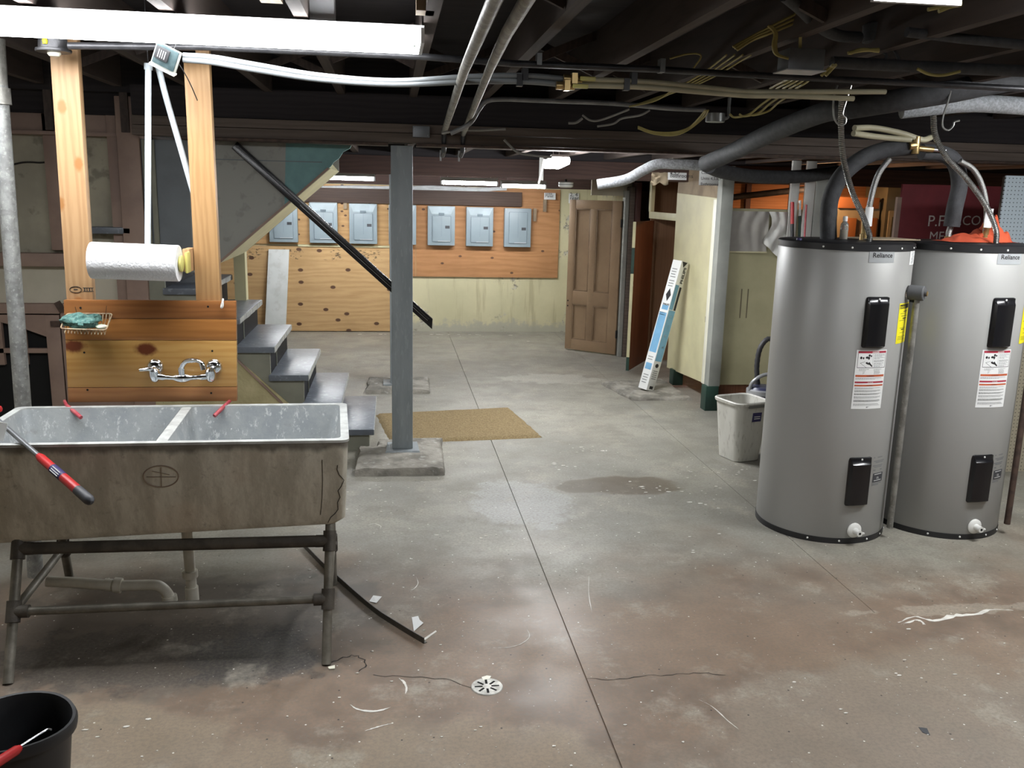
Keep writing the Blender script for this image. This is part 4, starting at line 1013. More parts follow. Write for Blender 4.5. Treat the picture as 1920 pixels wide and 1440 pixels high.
    pb = part(t, 'discharge_pipe', G().cyl((pt.x,pt.y,1.318), (pt.x,pt.y,.06), .0165, 14), M['silverpaint'] if lift == 0 else M['rust'], label='long dull silver discharge pipe' if lift == 0 else 'long rusty brown discharge pipe')
    if lift == 0: part(t, 'pipe_clip', G().box(pt.x-.02, pt.x+.012, pt.y-.004, pt.y+.03, 1.296, 1.325), M['blackm'])
    return t, P
h1, P1_ = heater(2.42, 4.58, 'left grey water heater, nearer the room, with a silver discharge pipe')
h2, P2_ = heater(3.125, 4.587, 'right grey water heater at the edge of the photo, with a brown discharge pipe', 1)

# ------------------------------------------------------------ things standing on the heaters
TOP = 1.600
q = PZ(1582,452,TOP); q = Vector((q.x, 4.62, TOP)) if not 4.3 < q.y < 4.85 else q
q = Vector((PY(1582,440,4.56).x, 4.56, TOP))
bt = thing('bottle', q, 'small clear squeeze bottle standing on the left water heater', 'bottle')
part(bt, 'body', G().lathe([(.019,0),(.021,.004),(.021,.07),(.019,.082),(.010,.094),(.010,.10)], 20, q), M['clear'])
part(bt, 'cap', G().lathe([(.012,.096),(.0125,.118),(.010,.122)], 16, q), M['white'])
part(bt, 'liquid', G().lathe([(.0185,.003),(.0195,.006),(.0195,.05),(.019,.051)], 18, q), mk('pale_amber_liquid', (.62,.50,.33), None, 4, .2))
q = Vector((PY(1502,447,4.40).x, 4.42, TOP-.001))
solo('cap', G().lathe([(.014,0),(.013,.010),(.006,.012)], 14, q), M['navy'], 'tiny blue cap on the left rim of the left water heater', 'cap')
q = Vector((2.62, 4.60, TOP))
solo('cardboard_piece', G().obox(q+Vector((0.02,0,.006)), .30, .24, .006, (1,.15,0), (-.15,1,0)), M['card'], 'flat brown cardboard piece on top of the left water heater', 'cardboard', bevel=.001)
def cloth(name, c, rx, ry, h, m, label, cat, seed=0):
    c = Vector(c); g = G()
    def fn(u, v):
        x, y = (u-.5)*2, (v-.5)*2; r = min(1, math.hypot(x,y)); k = max(0, 1-r**2.2)
        z = h*k*(.55+.9*abs(mn.noise(Vector((x*2.2+seed, y*2.2, seed)))))
        return c + Vector((x*rx*(1+.18*mn.noise(Vector((y*2,seed,1)))), y*ry, z+.0015))
    g.grid(fn, 28, 20); return solo(name, g, M[m], label, cat)
gx = PY(1850,440,4.55).x
cloth('work_glove', (gx-.10, 4.56, TOP), .15, .11, .045, 'glove', 'orange cloth work glove lying flat on the right water heater', 'glove', 2)
cloth('work_glove', (gx+.06, 4.62, TOP), .12, .12, .13, 'glove', 'crumpled orange work glove heaped at the right edge of the right water heater', 'glove', 5)

# ------------------------------------------------------------ waste bin, vacuum cleaner
c0, c1, c2 = Vector((2.275,5.88,0)), Vector((2.368,5.70,0)), Vector((2.575,5.76,0))
ux = (c2-c1).normalized(); uy = Vector((-ux.y, ux.x, 0)); ctr = (c1+c2)/2 + uy*.115
bn = thing('waste_bin', (ctr.x, ctr.y, 0), 'grubby white plastic waste bin beside the left water heater', 'waste bin')
def rr(wx, wy, r, z, n=5):
    out = []
    for sx, sy, a0 in ((1,1,0),(-1,1,90),(-1,-1,180),(1,-1,270)):
        for i in range(n+1):
            a = rad(a0+90*i/n); p = Vector((sx*(wx/2-r)+r*cos(a), sy*(wy/2-r)+r*sin(a)))
            out.append(ctr + ux*p.x + uy*p.y + Vector((0,0,z)))
    return out
layers = [rr(.20,.21,.04,0), rr(.21,.22,.04,.004), rr(.285,.285,.055,.405), rr(.305,.305,.06,.408), rr(.31,.31,.06,.425), rr(.295,.295,.06,.432), rr(.275,.275,.055,.424), rr(.20,.21,.04,.012)]
n = len(layers[0]); g = G().add([v for L in layers for v in L], [(r*n+i, r*n+(i+1)%n, (r+1)*n+(i+1)%n, (r+1)*n+i) for r in range(len(layers)-1) for i in range(n)]+[tuple(range(n))[::-1], tuple(range((len(layers)-1)*n, len(layers)*n))])
part(bn, 'body', g, M['bin'])
for s, nm in ((1,'handle'),(-1,'handle')):
    cc = ctr + ux*0 + uy*s*-.152 + Vector((0,0,.405))
    part(bn, nm, G().obox(cc, .13, .008, .022, ux, uy), M['bingrey'], bevel=.003)
cc = ctr - uy*.140 + Vector((0,0,.325)) + ux*.02
lbn = part(bn, 'label', G().obox(cc, .075, .002, .065, ux, (uy+Vector((0,0,.10))).normalized()), M['navy'], label='dark blue product label')
for k in range(3): part(lbn, 'print_line', G().obox(cc - uy*.002+Vector((0,0,.018-.014*k)), .05, .001, .005, ux, uy), M['paper'])

vc = thing('vacuum_cleaner', PY(1420,760,6.55)*1.0, 'silver and dark blue vacuum cleaner half hidden behind the left water heater', 'vacuum cleaner')
vc.location.z = 0; bx = PY(1420,740,6.55).x + .04; by = 6.55
part(vc, 'dust_canister', G().lathe([(.10,.02),(.115,.04),(.115,.30),(.12,.31),(.12,.335),(.10,.36),(.05,.37)], 24, (bx,by,0)), M['vacblue'])
part(vc, 'lid_ring', G().lathe([(.121,.30),(.126,.305),(.126,.335),(.115,.345)], 24, (bx,by,0), cap0=False, cap1=False), M['vacgrey'])
part(vc, 'carry_handle', G().tube(smooth([(bx-.118,by-.02,.33),(bx-.10,by-.03,.40),(bx-.03,by-.04,.455),(bx+.06,by-.04,.47)], 6), [.014]*19, 10), M['vacgrey'])
part(vc, 'motor_body', G().lathe([(.09,.0),(.10,.02),(.10,.48),(.07,.56),(.03,.58)], 18, (bx+.15,by,0)), M['grey_grip'])
part(vc, 'floor_head', G().box(bx-.14, bx+.2, by-.17, by+.12, .005, .08), M['grey_grip'], bevel=.02)
part(vc, 'hose', G().tube(smooth([(bx-.03,by+.03,.36),(bx-.055,by+.02,.52),(bx-.04,by+.02,.66),(bx+.02,by+.02,.735),(bx+.08,by+.02,.70),(bx+.11,by+.02,.60)], 7), [(.021 if i % 2 else .0185) for i in range(36)], 10), M['hose'])
part(vc, 'wand', G().cyl((bx+.16,by+.02,.5), (bx+.13,by+.03,.86), .02, 12), M['white'], label='white upper handle')

# ------------------------------------------------------------ toilet stall partition on the right
def slab(name, par, quad, vec, m, **kw): return part(par, name, G().prism(quad, vec), m, **kw)
sp = thing('stall_partition', (2.73, 7.9, 0), 'cream stall partition wall standing on dark green feet', 'partition')
slab('panel', sp, [(2.72,7.38,.205),(2.72,8.48,.135),(2.72,8.48,1.84),(2.72,7.38,1.80)], (.025,0,0), M['cream'])
slab('top_panel', sp, [(2.722,7.38,1.80),(2.722,8.48,1.84),(2.722,8.48,2.10),(2.722,7.38,2.08)], (.022,0,0), M['ply_raw'], label='bare dirty plywood top')
part(sp, 'corner_trim', G().box(2.700, 2.722, 7.325, 7.42, .205, 1.79), M['cream_bright'], label='bright ivory corner trim', bevel=.003)
part(sp, 'front_post', G().box(2.693, 2.795, 7.215, 7.325, .215, 2.06), M['post_grey'], bevel=.004, label='grey front post')
part(sp, 'foot', G().box(2.672, 2.785, 7.205, 7.325, 0, .215), M['green'], bevel=.004)
part(sp, 'foot', G().box(2.70, 2.80, 8.20, 8.32, .012, .16), M['green'], bevel=.004)
part(sp, 'foot_plate', G().box(2.66, 2.84, 8.16, 8.36, 0, .012), M['brown'])
part(sp, 'header_rail', G().box(2.722, 2.75, 8.48, 9.42, 1.575, 1.645), M['cream'], bevel=.003)
part(sp, 'header_post', G().box(2.715, 2.755, 9.34, 9.42, 1.645, 2.02), M['cream'], bevel=.003)
part(sp, 'latch_hole', G().obox((2.7195,7.47,.76), .002, .012, .05), M['hole'])
ow = solo('wall_stall_front', G().box(2.795, 3.75, 7.28, 7.31, .215, 1.72), M['olive_wall'], kind=S)
part(ow, 'kick_board', G().box(2.795, 3.75, 7.31, 7.34, 0, .215), M['stall_brown'])
for px in (1390, 1402): q = PY(px, 560, 7.279); part(ow, 'drip_mark', G().box(q.x-.006, q.x+.004, 7.2785, 7.28, .80, 1.05), M['olive_panel'])
g = G()
def drape(u, v):
    x = 2.805+.335*u; z = 1.70-.335*v
    return Vector((x, 7.272-.02*abs(sin(u*9+1.2*sin(v*3)))*(1-v)-.012*mn.noise(Vector((u*5,v*3,1))), z))
g.grid(drape, 30, 16)
dp = solo('wall_drape', g, M['fabric'], 'wrinkled grey paper drape pinned across the top of the olive wall', 'drape')
part(dp, 'bottom_hem', G().beam((2.805,7.262,1.362),(3.14,7.262,1.362),.01,.012), M['cream'])
g = G()
def torn(u, v):
    x = 3.13+.22*u+.03*sin(v*5); z = 1.70-.42*v*(.62+.45*u)
    return Vector((x, 7.264-.022*abs(sin(u*8+v*3))-.015*mn.noise(Vector((u*5,v*5,7))), z))
g.grid(torn, 20, 20)
solo('torn_sheet', g, M['whitewash'], 'torn curling off-white sheet hanging to the right of the grey drape', 'drape')
wr = solo('wall_orange_room', G().box(3.36, 6.2, 8.9, 9.0, 0, 2.36), M['orange_wood'], kind=S)
def fr(px0, px1, py0, py1, y, m, nm, d=.03, par=None, **kw):
    a, c = PY(px0,py1,y), PY(px1,py0,y); return part(par, nm, G().box(a.x, c.x, y, y+d, a.z, c.z), m, **kw)
for k, (a_, b_) in enumerate(((1.55,1.70),(1.705,1.86),(1.865,2.0),(2.005,2.2))): part(wr, 'board', G().box(3.36, 5.2, 8.87-.006*(k%2), 8.9, a_, b_), M['orange_wood'], bevel=.003)
part(wr, 'stud', G().box(3.55,3.60,8.82,8.87,1.5,2.36), M['maroon']); part(wr, 'stud', G().box(4.02,4.07,8.82,8.87,1.5,2.36), M['maroon'])
cz = thing('cupboard', PY(1612,450,8.4), 'orange brown cupboard doors in olive cream frames behind the left water heater', 'cupboard')
cz.location.z = 0
part(cz, 'carcass', G().box(PY(1540,400,8.45).x, PY(1649,400,8.45).x, 8.45, 8.80, 0, 1.80), M['olive_frame'])
fr(1574,1607,409,520,8.42,M['orange_panel'],'door',.03,cz,bevel=.004); fr(1611,1646,409,520,8.42,M['orange_panel'],'door',.03,cz,bevel=.004)
fr(1572,1650,371,390,8.42,M['orange_panel'],'drawer_front',.03,cz,bevel=.004)
op = thing('tall_cabinet', PY(1676,450,8.38), 'dull olive tall cabinet beside the dark red board', 'cabinet'); op.location.z = 0
a, c = PY(1655,450,8.38).x, PY(1700,450,8.38).x
part(op, 'body', G().box(a, c, 8.38, 8.8, 0, 1.97), M['olive_panel'])
part(op, 'door', G().box(a+.03, c-.03, 8.365, 8.38, .1, 1.72), M['olive_frame'], bevel=.003)
part(op, 'door_panel', G().box(a+.06, c-.06, 8.358, 8.365, .2, 1.66), M['olive_panel'])
yb = 6.6
rb = thing('notice_board', PY(1780,450,yb), 'dark red board with white chalk writing behind the right water heater', 'board'); rb.location.z = 0
a, c = PY(1693,345,yb), PY(1880,345,yb)
part(rb, 'board', G().box(a.x, c.x, yb, yb+.02, 0, a.z), M['redboard'])
part(rb, 'edge_trim', G().box(a.x-.035, a.x, yb-.01, yb+.02, 0, a.z-.1), M['brown'])
def ch(s, px, py, size): q = PY(px, py, yb-.004); lettering(rb, s, size, q, (1,0,.02), (0,0,1), M['chalk'])
ch('P.F', 1738, 424, .12); ch('.CO', 1798, 422, .105); ch('ME', 1741, 451, .10)
pb = thing('pegboard', (4.9, 5.42, 0), 'large pegboard partition at the right edge, grey above and cream below', 'pegboard')
part(pb, 'upper_sheet', G().box(3.90, 6.2, 5.40, 5.412, 1.30, 1.985), M['peg_blue'])
part(pb, 'lower_sheet', G().box(3.90, 6.2, 5.40, 5.412, .0, 1.297), M['peg_cream'])
part(pb, 'stud', G().box(3.92, 3.97, 5.412, 5.46, 0, 1.98), M['brown_board']); part(pb, 'stud', G().box(5.2, 5.25, 5.412, 5.46, 0, 1.98), M['brown_board'])
# white uprights and stored poles behind the left heater
yw = 7.24
def upright(px0, px1, y, m, label, top):
    a, c = PY(px0,380,y).x, PY(px1,380,y).x
    return solo('upright_board', G().box(a, c, y, y+.03, 0, top), M[m], label, 'board', bevel=.004)
upright(1481,1497,yw,'whitewash','left white painted upright board behind the poles',2.12)
upright(1508,1526,yw,'whitewash','right white painted upright board behind the poles',2.12)
upright(1528,1566,7.23,'post_grey','wide grey upright board beside the black foam pipe',2.045)
def pole(name, px, py, y, rad_, lean, bands, label):
    q = PY(px, py, y); b0 = Vector((q.x-lean, y-.25, 0)); t_ = thing(name, b0, label, 'pole'); d = q-b0
    for f0, f1, m, nm in bands: part(t_, nm, G().cyl(b0+d*f0, b0+d*f1, rad_, 12), M[m])
pole('broom_pole', 1486, 379, 7.20, .015, -.03, ((0,.90,'blackm','lower_tube'),(.90,1,'red','top_sleeve')), 'pole with red top and black tube leaning on the left white upright')
pole('broom_pole', 1500, 376, 7.22, .012, -.02, ((0,.93,'green','lower_tube'),(.93,1,'white','top_sleeve')), 'dark green pole with white top between the white uprights')
pole('broom_pole', 1512, 384, 7.18, .008, .06, ((0,1,'darkred','tube'),), 'thin pinkish red rod leaning on the right white upright')

# stall door, brown lining, tall tan door
hp_, ep = Vector((2.78,9.45,0)), Vector((2.417,8.85,0)); dd = (hp_-ep).normalized(); nn = Vector((dd.y,-dd.x,0))
sd = thing('stall_door', (2.6, 9.15, .02), 'narrow brown stall door standing ajar with a cream and green edge', 'door')
Ld = (hp_-ep).length
q0 = ep+nn*.0
part(sd, 'leaf', G().obox((ep+hp_)/2+Vector((0,0,.79)), Ld, .030, 1.52, dd, nn), M['stall_brown'], bevel=.002)
for z0, z1, m in ((.03,.17,'green'),(.172,1.03,'cream'),(1.032,1.29,'green'),(1.292,1.55,'cream')):
    part(sd, 'edge_band', G().obox(ep-dd*.004+Vector((0,0,(z0+z1)/2)), .008, .031, z1-z0, dd, nn), M[m], label='painted door edge')
solo('wall_stall_side', G().box(3.34, 3.36, 8.9, 11.65, 0, 2.36), M['stall_brown2'], kind=S)
solo('wall_stall_back', G().box(2.80, 3.34, 9.60, 9.63, 0, 2.36), M['stall_brown2'], kind=S)
solo('trim_1', G().box(3.02,3.10,10.2,10.3,0,2.12), M['maroon'], kind=S)
solo('wall_closet', G().box(2.66, 2.69, 9.95, 11.65, 0, 2.36), M['plaster_yellow'], kind=S)
solo('trim_2', G().box(2.555, 2.60, 9.80, 9.90, 0, 1.86), M['post_grey'], kind=S, bevel=.004)
solo('trim_3', G().box(2.605, 2.66, 9.78, 9.95, 0, 1.90), M['beam'], kind=S, bevel=.004)
solo('trim_4', G().box(2.665, 2.72, 9.74, 9.95, 0, 1.95), M['maroon'], kind=S, bevel=.004)
solo('trim_5', G().box(2.20, 2.66, 9.93, 9.96, 1.80, 1.98), M['plaster_light'], kind=S)
A, B = Vector((2.041,10.30,0)), Vector((2.545,9.87,0)); dx = (B-A).normalized(); nx = Vector((dx.y,-dx.x,0)); Wd = (B-A).length
d2 = thing('door_2', A, kind=S)
d2['label'] = 'tall tan four-panel door standing open against the back wall'
def dbox(nm, u0, u1, z0, z1, th, off, m='door', par=d2, **kw):
    c = A + dx*(Wd*(u0+u1)/2) + nx*off + Vector((0,0,(z0+z1)/2)); return part(par, nm, G().obox(c, Wd*(u1-u0), th, z1-z0, dx, nx), M[m], **kw)
Zt, Zb = 1.745, .015; zf = lambda f: Zt-(Zt-Zb)*f
dbox('stile', 0, .125, Zb, Zt, .036, 0, bevel=.003); dbox('stile', .83, 1, Zb, Zt, .036, 0, bevel=.003); dbox('mullion', .415, .535, zf(.93), zf(.055), .036, 0, bevel=.003)
for a_, b_ in ((0,.055),(.60,.69),(.93,1.0)): dbox('rail', .125, .83, zf(b_), zf(a_), .0355, 0, bevel=.003)
for u0, u1 in ((.125,.415),(.535,.83)):
    for f0, f1 in ((.055,.60),(.69,.93)):
        dbox('panel', u0, u1, zf(f1), zf(f0), .008, 0); 
        g = G()
        for (ua,ub,fa,fb) in ((u0,u0+.022,f0,f1),(u1-.022,u1,f0,f1),(u0,u1,f0,f0+.009),(u0,u1,f1-.009,f1)):
            c = A + dx*(Wd*(ua+ub)/2) + nx*.011 + Vector((0,0,(zf(fa)+zf(fb))/2)); g.obox(c, Wd*(ub-ua), .010, zf(fa)-zf(fb), dx, nx)
        part(d2, 'panel_moulding', g, M['door_groove'], bevel=.003)
for f in (.70,.735):
    c = A + dx*.022 + nx*.0185 + Vector((0,0,zf(f-.03))); part(d2, 'knob_hole', G().lathe([(.009,0),(.0085,.001)], 10, c, nx), M['hole'])
for z in (1.5,.25): part(d2, 'hinge', G().obox(B+dx*.004+nx*.01+Vector((0,0,z)), .012,.03,.09,dx,nx), M['blackm'])
pad('footing_pad', [(2.135,7.615),(2.69,7.60),(2.66,8.45),(2.01,8.32)], .032, 'thin chipped concrete pad beneath the lamp carton and stall partition')

# lamp carton leaning on the partition
b0 = Vector((2.345,7.90,.040)); t0 = Vector((2.636,7.985,1.225)); ax = (t0-b0).normalized(); LB = (t0-b0).length
sx = ax.cross(Vector((0,1,0))).normalized()
vw = (EYE-(b0+t0)/2).normalized()
n1 = (Vector((-.86,-.51,0)) - ax*Vector((-.86,-.51,0)).dot(ax)).normalized(); n2 = ax.cross(n1).normalized()
if n2.dot(vw) < 0: n2 = -n2
cs = .105
lc = thing('lamp_carton', b0, 'long white and blue fluorescent tube carton leaning on the cream partition', 'carton')
cc = (b0+t0)/2
part(lc, 'carton', G().obox(cc, cs, cs, LB, n1, n2, ax), M['paper'], bevel=.003)
wS = n2 if (n2.dot(RIGHT) < n1.dot(RIGHT)) else n1     # face turned left (white/light blue)
wR = n1 if wS is n2 else n2
def pr(face, side, f0, f1, s0, s1, m, nm='print'):
    P = lambda f, s: b0 + ax*LB*f + face*(cs/2+.0012) + side*(cs*s)
    return part(lc, nm, G().add([P(f0,s0),P(f0,s1),P(f1,s1),P(f1,s0)], [(0,1,2,3)]), M[m], flat=True)
sideL = wR if wR.dot(RIGHT) > 0 else -wR      # across the left face, toward the right in view
sideR = -wS if wS.dot(RIGHT) < 0 else wS
pr(wS, sideL, .29, .60, -.40, .42, 'ltblue', 'light_blue_panel'); pr(wS, sideL, .62, .655, -.30, .42, 'ltblue', 'light_blue_panel'); pr(wS, sideL, .155, .205, -.35, .35, 'ltblue', 'light_blue_panel')
pr(wS, sideL, .578, .586, -.4, .25, 'ink'); pr(wS, sideL, .592, .600, -.4, .25, 'ink')
P = lambda f, s: b0 + ax*LB*f + wS*(cs/2+.0016) + sideL*(cs*s)
part(lc, 'diamond_mark', G().add([P(.685,.05),P(.735,.33),P(.785,.05),P(.735,-.23)], [(0,1,2,3)]), M['ink'], flat=True)
for f in (.05,.07,.09,.11,.23,.25,.80,.82,.84,.87,.89,.91,.93): pr(wS, sideL, f, f+.006, -.3, .3-.1*(f*37%1), 'greyink')
pr(wR, sideR, .23, .625, -.42, .42, 'midblue', 'blue_panel'); pr(wR, sideR, .63, .82, -.45, .02, 'midblue', 'blue_panel'); pr(wR, sideR, .63, .81, .14, .42, 'ink', 'black_strip')
for f, s in ((.33,.1),(.42,0),(.50,.1),(.57,.0)): pr(wR, sideR, f, f+.018, s-.1, s+.15, 'paper')
n_ = 18; P = lambda f, s: b0 + ax*LB*f + wR*(cs/2+.0016) + sideR*(cs*s)
part(lc, 'round_mark', G().add([P(.195+.016*sin(2*pi*i/n_), .0+.22*cos(2*pi*i/n_)) for i in range(n_)], [tuple(range(n_))]), M['ink'], flat=True)
for f in (.09,.105,.12,.135,.15): pr(wR, sideR, f, f+.006, -.3, .3, 'greyink')
pr(wR, sideR, .012, .035, -.2, .25, 'ink')
q = b0 + ax*LB*.835 + wR*(cs/2+.0018) + sideR*(cs*.33)
lettering(lc, 'PHILIPS', .048, q, ax, -sideR, M['ink'], bold=.0016)
q = b0 + ax*LB*.655 + wS*(cs/2+.0018) + sideL*(cs*-.28)
lettering(lc, 'PHILIPS', .024, q, sideL, ax, M['ink'], bold=.0006)
P = lambda f, s: b0 + ax*LB*f + wR*(cs/2+.0016) + sideR*(cs*s)
part(lc, 'triangle_mark', G().add([P(.955,-.1),P(.998,.3),P(.998,-.4)], [(0,1,2)]), M['ink'], flat=True)

# ------------------------------------------------------------ back wall: plywood, panels, boards
Y = 11.648
pl = thing('plywood_sheet', (-.9, Y-.03, 0), 'large pale plugged plywood sheet on the lower left of the back wall', 'plywood')
part(pl, 'sheet', G().box(-2.3, .20, Y-.04, Y, .01, 1.085), M['ply_low'])
part(pl, 'edge_strip', G().box(-1.17, .20, Y-.055, Y-.01, 1.085, 1.108), M['cream'])
solo('plywood_sheet', G().box(-2.3, .245, Y-.022, Y, 1.11, 1.86), M['ply_left'], 'honey coloured plywood backing behind the left breaker panels', 'plywood')
pr_ = thing('plywood_sheet', (1.2, Y-.02, .72), 'reddish plywood backing behind the right breaker panels', 'plywood')
part(pr_, 'sheet', G().box(.25, 2.165, Y-.024, Y, .722, 1.86), M['ply_right'])
part(pr_, 'pale_seam', G().box(.30, .312, Y-.0255, Y-.022, .722, 1.12), M['scrap'])
solo('brown_board', G().box(-1.9, 1.66, Y-.07, Y-.024, 1.635, 1.815), M['brown_board'], 'long dark brown board along the top of the breaker panels', 'board', bevel=.004)
for px, py0, py1, lb in ((647,378,392,'small brown wood cleat between the second and third breaker panels'),(1003,391,415,'small brown wood cleat right of the last breaker panel'),(1022,374,397,'brown wood cleat under the small white note')):
    q = PY(px, py1, 11.57); z1 = PY(px, py0, 11.57).z; solo('cleat', G().box(q.x-.02, q.x+.02, Y-.065, Y-.024, q.z, z1), M['ply_raw'], lb, 'cleat')
solo('shelf_board', G().hexa([(-1.592,Y-.20,.012),(-1.335,Y-.20,.012),(-1.335,Y-.185,.012),(-1.592,Y-.185,.012)],[(-1.528,Y-.075,1.045),(-1.276,Y-.075,1.045),(-1.276,Y-.06,1.045),(-1.528,Y-.06,1.045)]), M['white_board'], 'tall white board leaning on the pale plywood at the left', 'board')
ords = ['leftmost, half hidden by the sloped soffit', 'second from the left, just right of the soffit', 'third from the left, clear of the handrail', 'fourth, half hidden by the grey pillar', 'first to the right of the grey pillar', 'second to the right of the grey pillar', 'rightmost, flat-topped with two black labels']
for k in range(7):
    x0 = -1.508 + .4905*k; x1 = x0+.345; zt, zb = 1.640-.0045*k, 1.138-.0025*k; y0, y1 = Y-.115, Y-.024
    t_ = thing('breaker_panel', ((x0+x1)/2, y1, zb), 'pale blue grey breaker panel, ' + ords[k], 'breaker panel', 'breaker panels on the back wall')
    part(t_, 'cover', G().box(x0, x1, y0, y1, zb, zt), M['panel'], bevel=.008)
    yy = y0-.001
    if k < 6:
        part(t_, 'top_recess', G().add([(x0+.012,yy,zt-.012),(x1-.012,yy,zt-.012),(x1-.05,yy+.0,zt-.10),(x0+.05,yy,zt-.10)],[(0,1,2,3)]), mk('panel_recess_%d' % k, (.46,.55,.60), None, 3, .35) if k == 0 else bpy.data.materials['panel_recess_0'], flat=True)
        part(t_, 'latch', G().box((x0+x1)/2-.035, (x0+x1)/2+.035, y0-.006, y0, zt-.115, zt-.085), M['panel_dark'], bevel=.003)
    dr_ = part(t_, 'door', G().box(x0+.06, x1-.055, y0-.010, y0, zb+.05, zt-(.125 if k < 6 else .05)), M['panel'], bevel=.003)
    g = G(); da, db, dza, dzb = x0+.06, x1-.055, zb+.05, zt-(.125 if k < 6 else .05)
    for q in ((da-.004,da,dza,dzb),(db,db+.004,dza,dzb),(da,db,dza-.004,dza),(da,db,dzb,dzb+.004),((da+db)/2-.001,(da+db)/2+.001,dza+.07,dzb)): g.box(q[0],q[1],y0-.0112,y0-.0005,q[2],q[3])
    part(t_, 'door_gap', g, M['panel_dark'], flat=True)
    part(t_, 'bottom_lip', G().box(x0+.13, x1-.06, y0-.012, y0-.010, zb+.052, zb+.058), M['housing'])
    part(t_, 'dark_label', G().box(x1-.125, x1-.068, y0-.0125, y0-.010, zb+.215, zb+.25), M['grey_grip'], label='dark rectangular label')
    if k == 6: part(t_, 'dark_label', G().box(x0+.11, x0+.175, y0-.003, y0, zt-.095, zt-.07), M['ink'], label='dark rectangular label')
# loose notes
def note(px0, py0, px1, py1, y, lines, label, sz, rot=0):
    a, c = PY(px0,py1,y), PY(px1,py0,y); t_ = thing('paper_note', ((a.x+c.x)/2, y, a.z), label, 'note')
    part(t_, 'sheet', G().grid(lambda u,v: Vector((a.x+(c.x-a.x)*u, y-.004*sin(3*u)+.006*v, a.z+(c.z-a.z)*v)), 4, 3), M['paper'])
    for i, s in enumerate(lines): lettering(t_, s, sz, (a.x+.012, y-.008, c.z-(c.z-a.z)*(.30+.36*i)), (1,0,0), (0,0,1), M['ink'])
note(1020,362,1042,374,11.572,['note','Panel'],'small white note above the right end of the breaker panels',.05)
note(1066,363,1086,381,11.63,['2, 4','rear'],'white note stuck above the open tan door',.07)
note(1252,324,1288,337,6.9,['4,5,7','Bathrooms'],'folded white note reading Bathrooms under the silver foam pipe',.042)
note(1310,318,1349,347,7.2,['Cold?','Units 4,5,6,7','Bathrooms'],'second paper note reading Units and Bathrooms on the bare plywood',.034)
q = PY(1234,333,6.95); solo('crumpled_paper', G().grid(lambda u,v: Vector((q.x-.055+.14*u, 6.95+.02*mn.noise(Vector((u*4,v*4,3))), q.z-.05+.09*v+.02*mn.noise(Vector((u*3,v*2,9))))), 8, 6), M['card'], 'crumpled brown paper stuffed left of the folded note', 'paper')

# ------------------------------------------------------------ lamps
def strip(name, label, x0, x1, y0, y1, z0, z1, m, ends=True):
    t_ = thing(name, ((x0+x1)/2, (y0+y1)/2, z1), label, 'lamp')
    part(t_, 'housing', G().box(x0, x1, y0+.03, y1-.03, z1-.012, z1), M['housing'])
    h_ = z1-.012-z0; r = h_*.55
    sec = [(y0, z1-.013), (y0+.004, z0+r*.6), (y0+r*.7, z0), (y1-r*.7, z0), (y1-.004, z0+r*.6), (y1, z1-.013)]
    part(t_, 'lens', G().prism([(x0+.014, a, b_) for a, b_ in sec], (x1-x0-.028, 0, 0)), M[m], label='glowing white lens')
    if ends:
        for xa, xb in ((x0, x0+.013), (x1-.013, x1)): part(t_, 'end_cap', G().prism([(xa, a, b_-.001 if b_ < z0+.01 else b_) for a, b_ in sec], (xb-xa, 0, 0)), M['housing'])
    return t_
la = strip('fluorescent_lamp', 'long glowing fluorescent lamp above the laundry tub', -2.33, .118, 3.34, 3.66, 2.314, 2.374, 'lamp_near')
q = Vector((.085, 3.44, 2.3132)); part(la, 'sticker', G().add([q+Vector((0,-.022,0)), q+Vector((.014,-.008,0)), q+Vector((0,.006,0)), q+Vector((-.014,-.008,0))], [(0,1,2,3)]).add([q+Vector((0,.004,0)), q+Vector((.012,.016,0)), q+Vector((0,.028,0)), q+Vector((-.012,.016,0))], [(0,1,2,3)]), M['sticker'], label='small green sticker', flat=True)
part(la, 'mount', G().box(-.3,-.2,3.45,3.55,2.375,2.60), M['housing']); part(la, 'mount', G().box(-1.8,-1.7,3.45,3.55,2.375,2.60), M['housing'])
# lamp just behind the main beam, running away from the camera
lb_ = thing('fluorescent_lamp', (1.19, 6.7, 2.06), 'glowing fluorescent lamp just behind the main beam, running away from view', 'lamp')
a, c = Vector((1.135, 6.14, 2.0)), Vector((1.275, 7.26, 2.0)); d = (c-a).normalized(); s = Vector((d.y,-d.x,0))
part(lb_, 'lens', G().obox((a+c)/2+Vector((0,0,.024)), .135, (c-a).length, .048, s, d), M['lamp_mid'], bevel=.015)
part(lb_, 'housing', G().obox((a+c)/2+Vector((0,0,.056)), .12, (c-a).length+.02, .016, s, d), M['housing'])
for f in (.15,.85): part(lb_, 'hanger', G().cyl(a.lerp(c,f)+Vector((0,0,.06)), a.lerp(c,f)+Vector((0,0,.36)), .003, 6), M['strap'])
part(lb_, 'cord', G().tube([PY(1021,297,7.3), PY(1017,312,7.35), PY(1010,344,7.4)], .010, 8), M['gcable'], label='grey drop cord')
def far(x0, x1, z, y, label, two=False):
    t_ = thing('fluorescent_lamp', ((x0+x1)/2, y, z), label, 'lamp')
    part(t_, 'housing', G().box(x0, x1, y-.06, y+.06, z, z+.04), M['housing'])
    for yy in ((-.035, .035) if two else (0,)): part(t_, 'tube', G().cyl((x0+.02, y+yy, z-.022), (x1-.02, y+yy, z-.022), .020, 12), M['lamp_far'], label='glowing tube')
    for xx in (x0+.004, x1-.004):
        part(t_, 'socket', G().box(xx-.008, xx+.008, y-.05, y+.05, z-.045, z), M['housing'])
    for f in (.12,.88): part(t_, 'chain', G().cyl((x0+(x1-x0)*f,y,z+.04),(x0+(x1-x0)*f,y,2.36),.003,6), M['strap'])
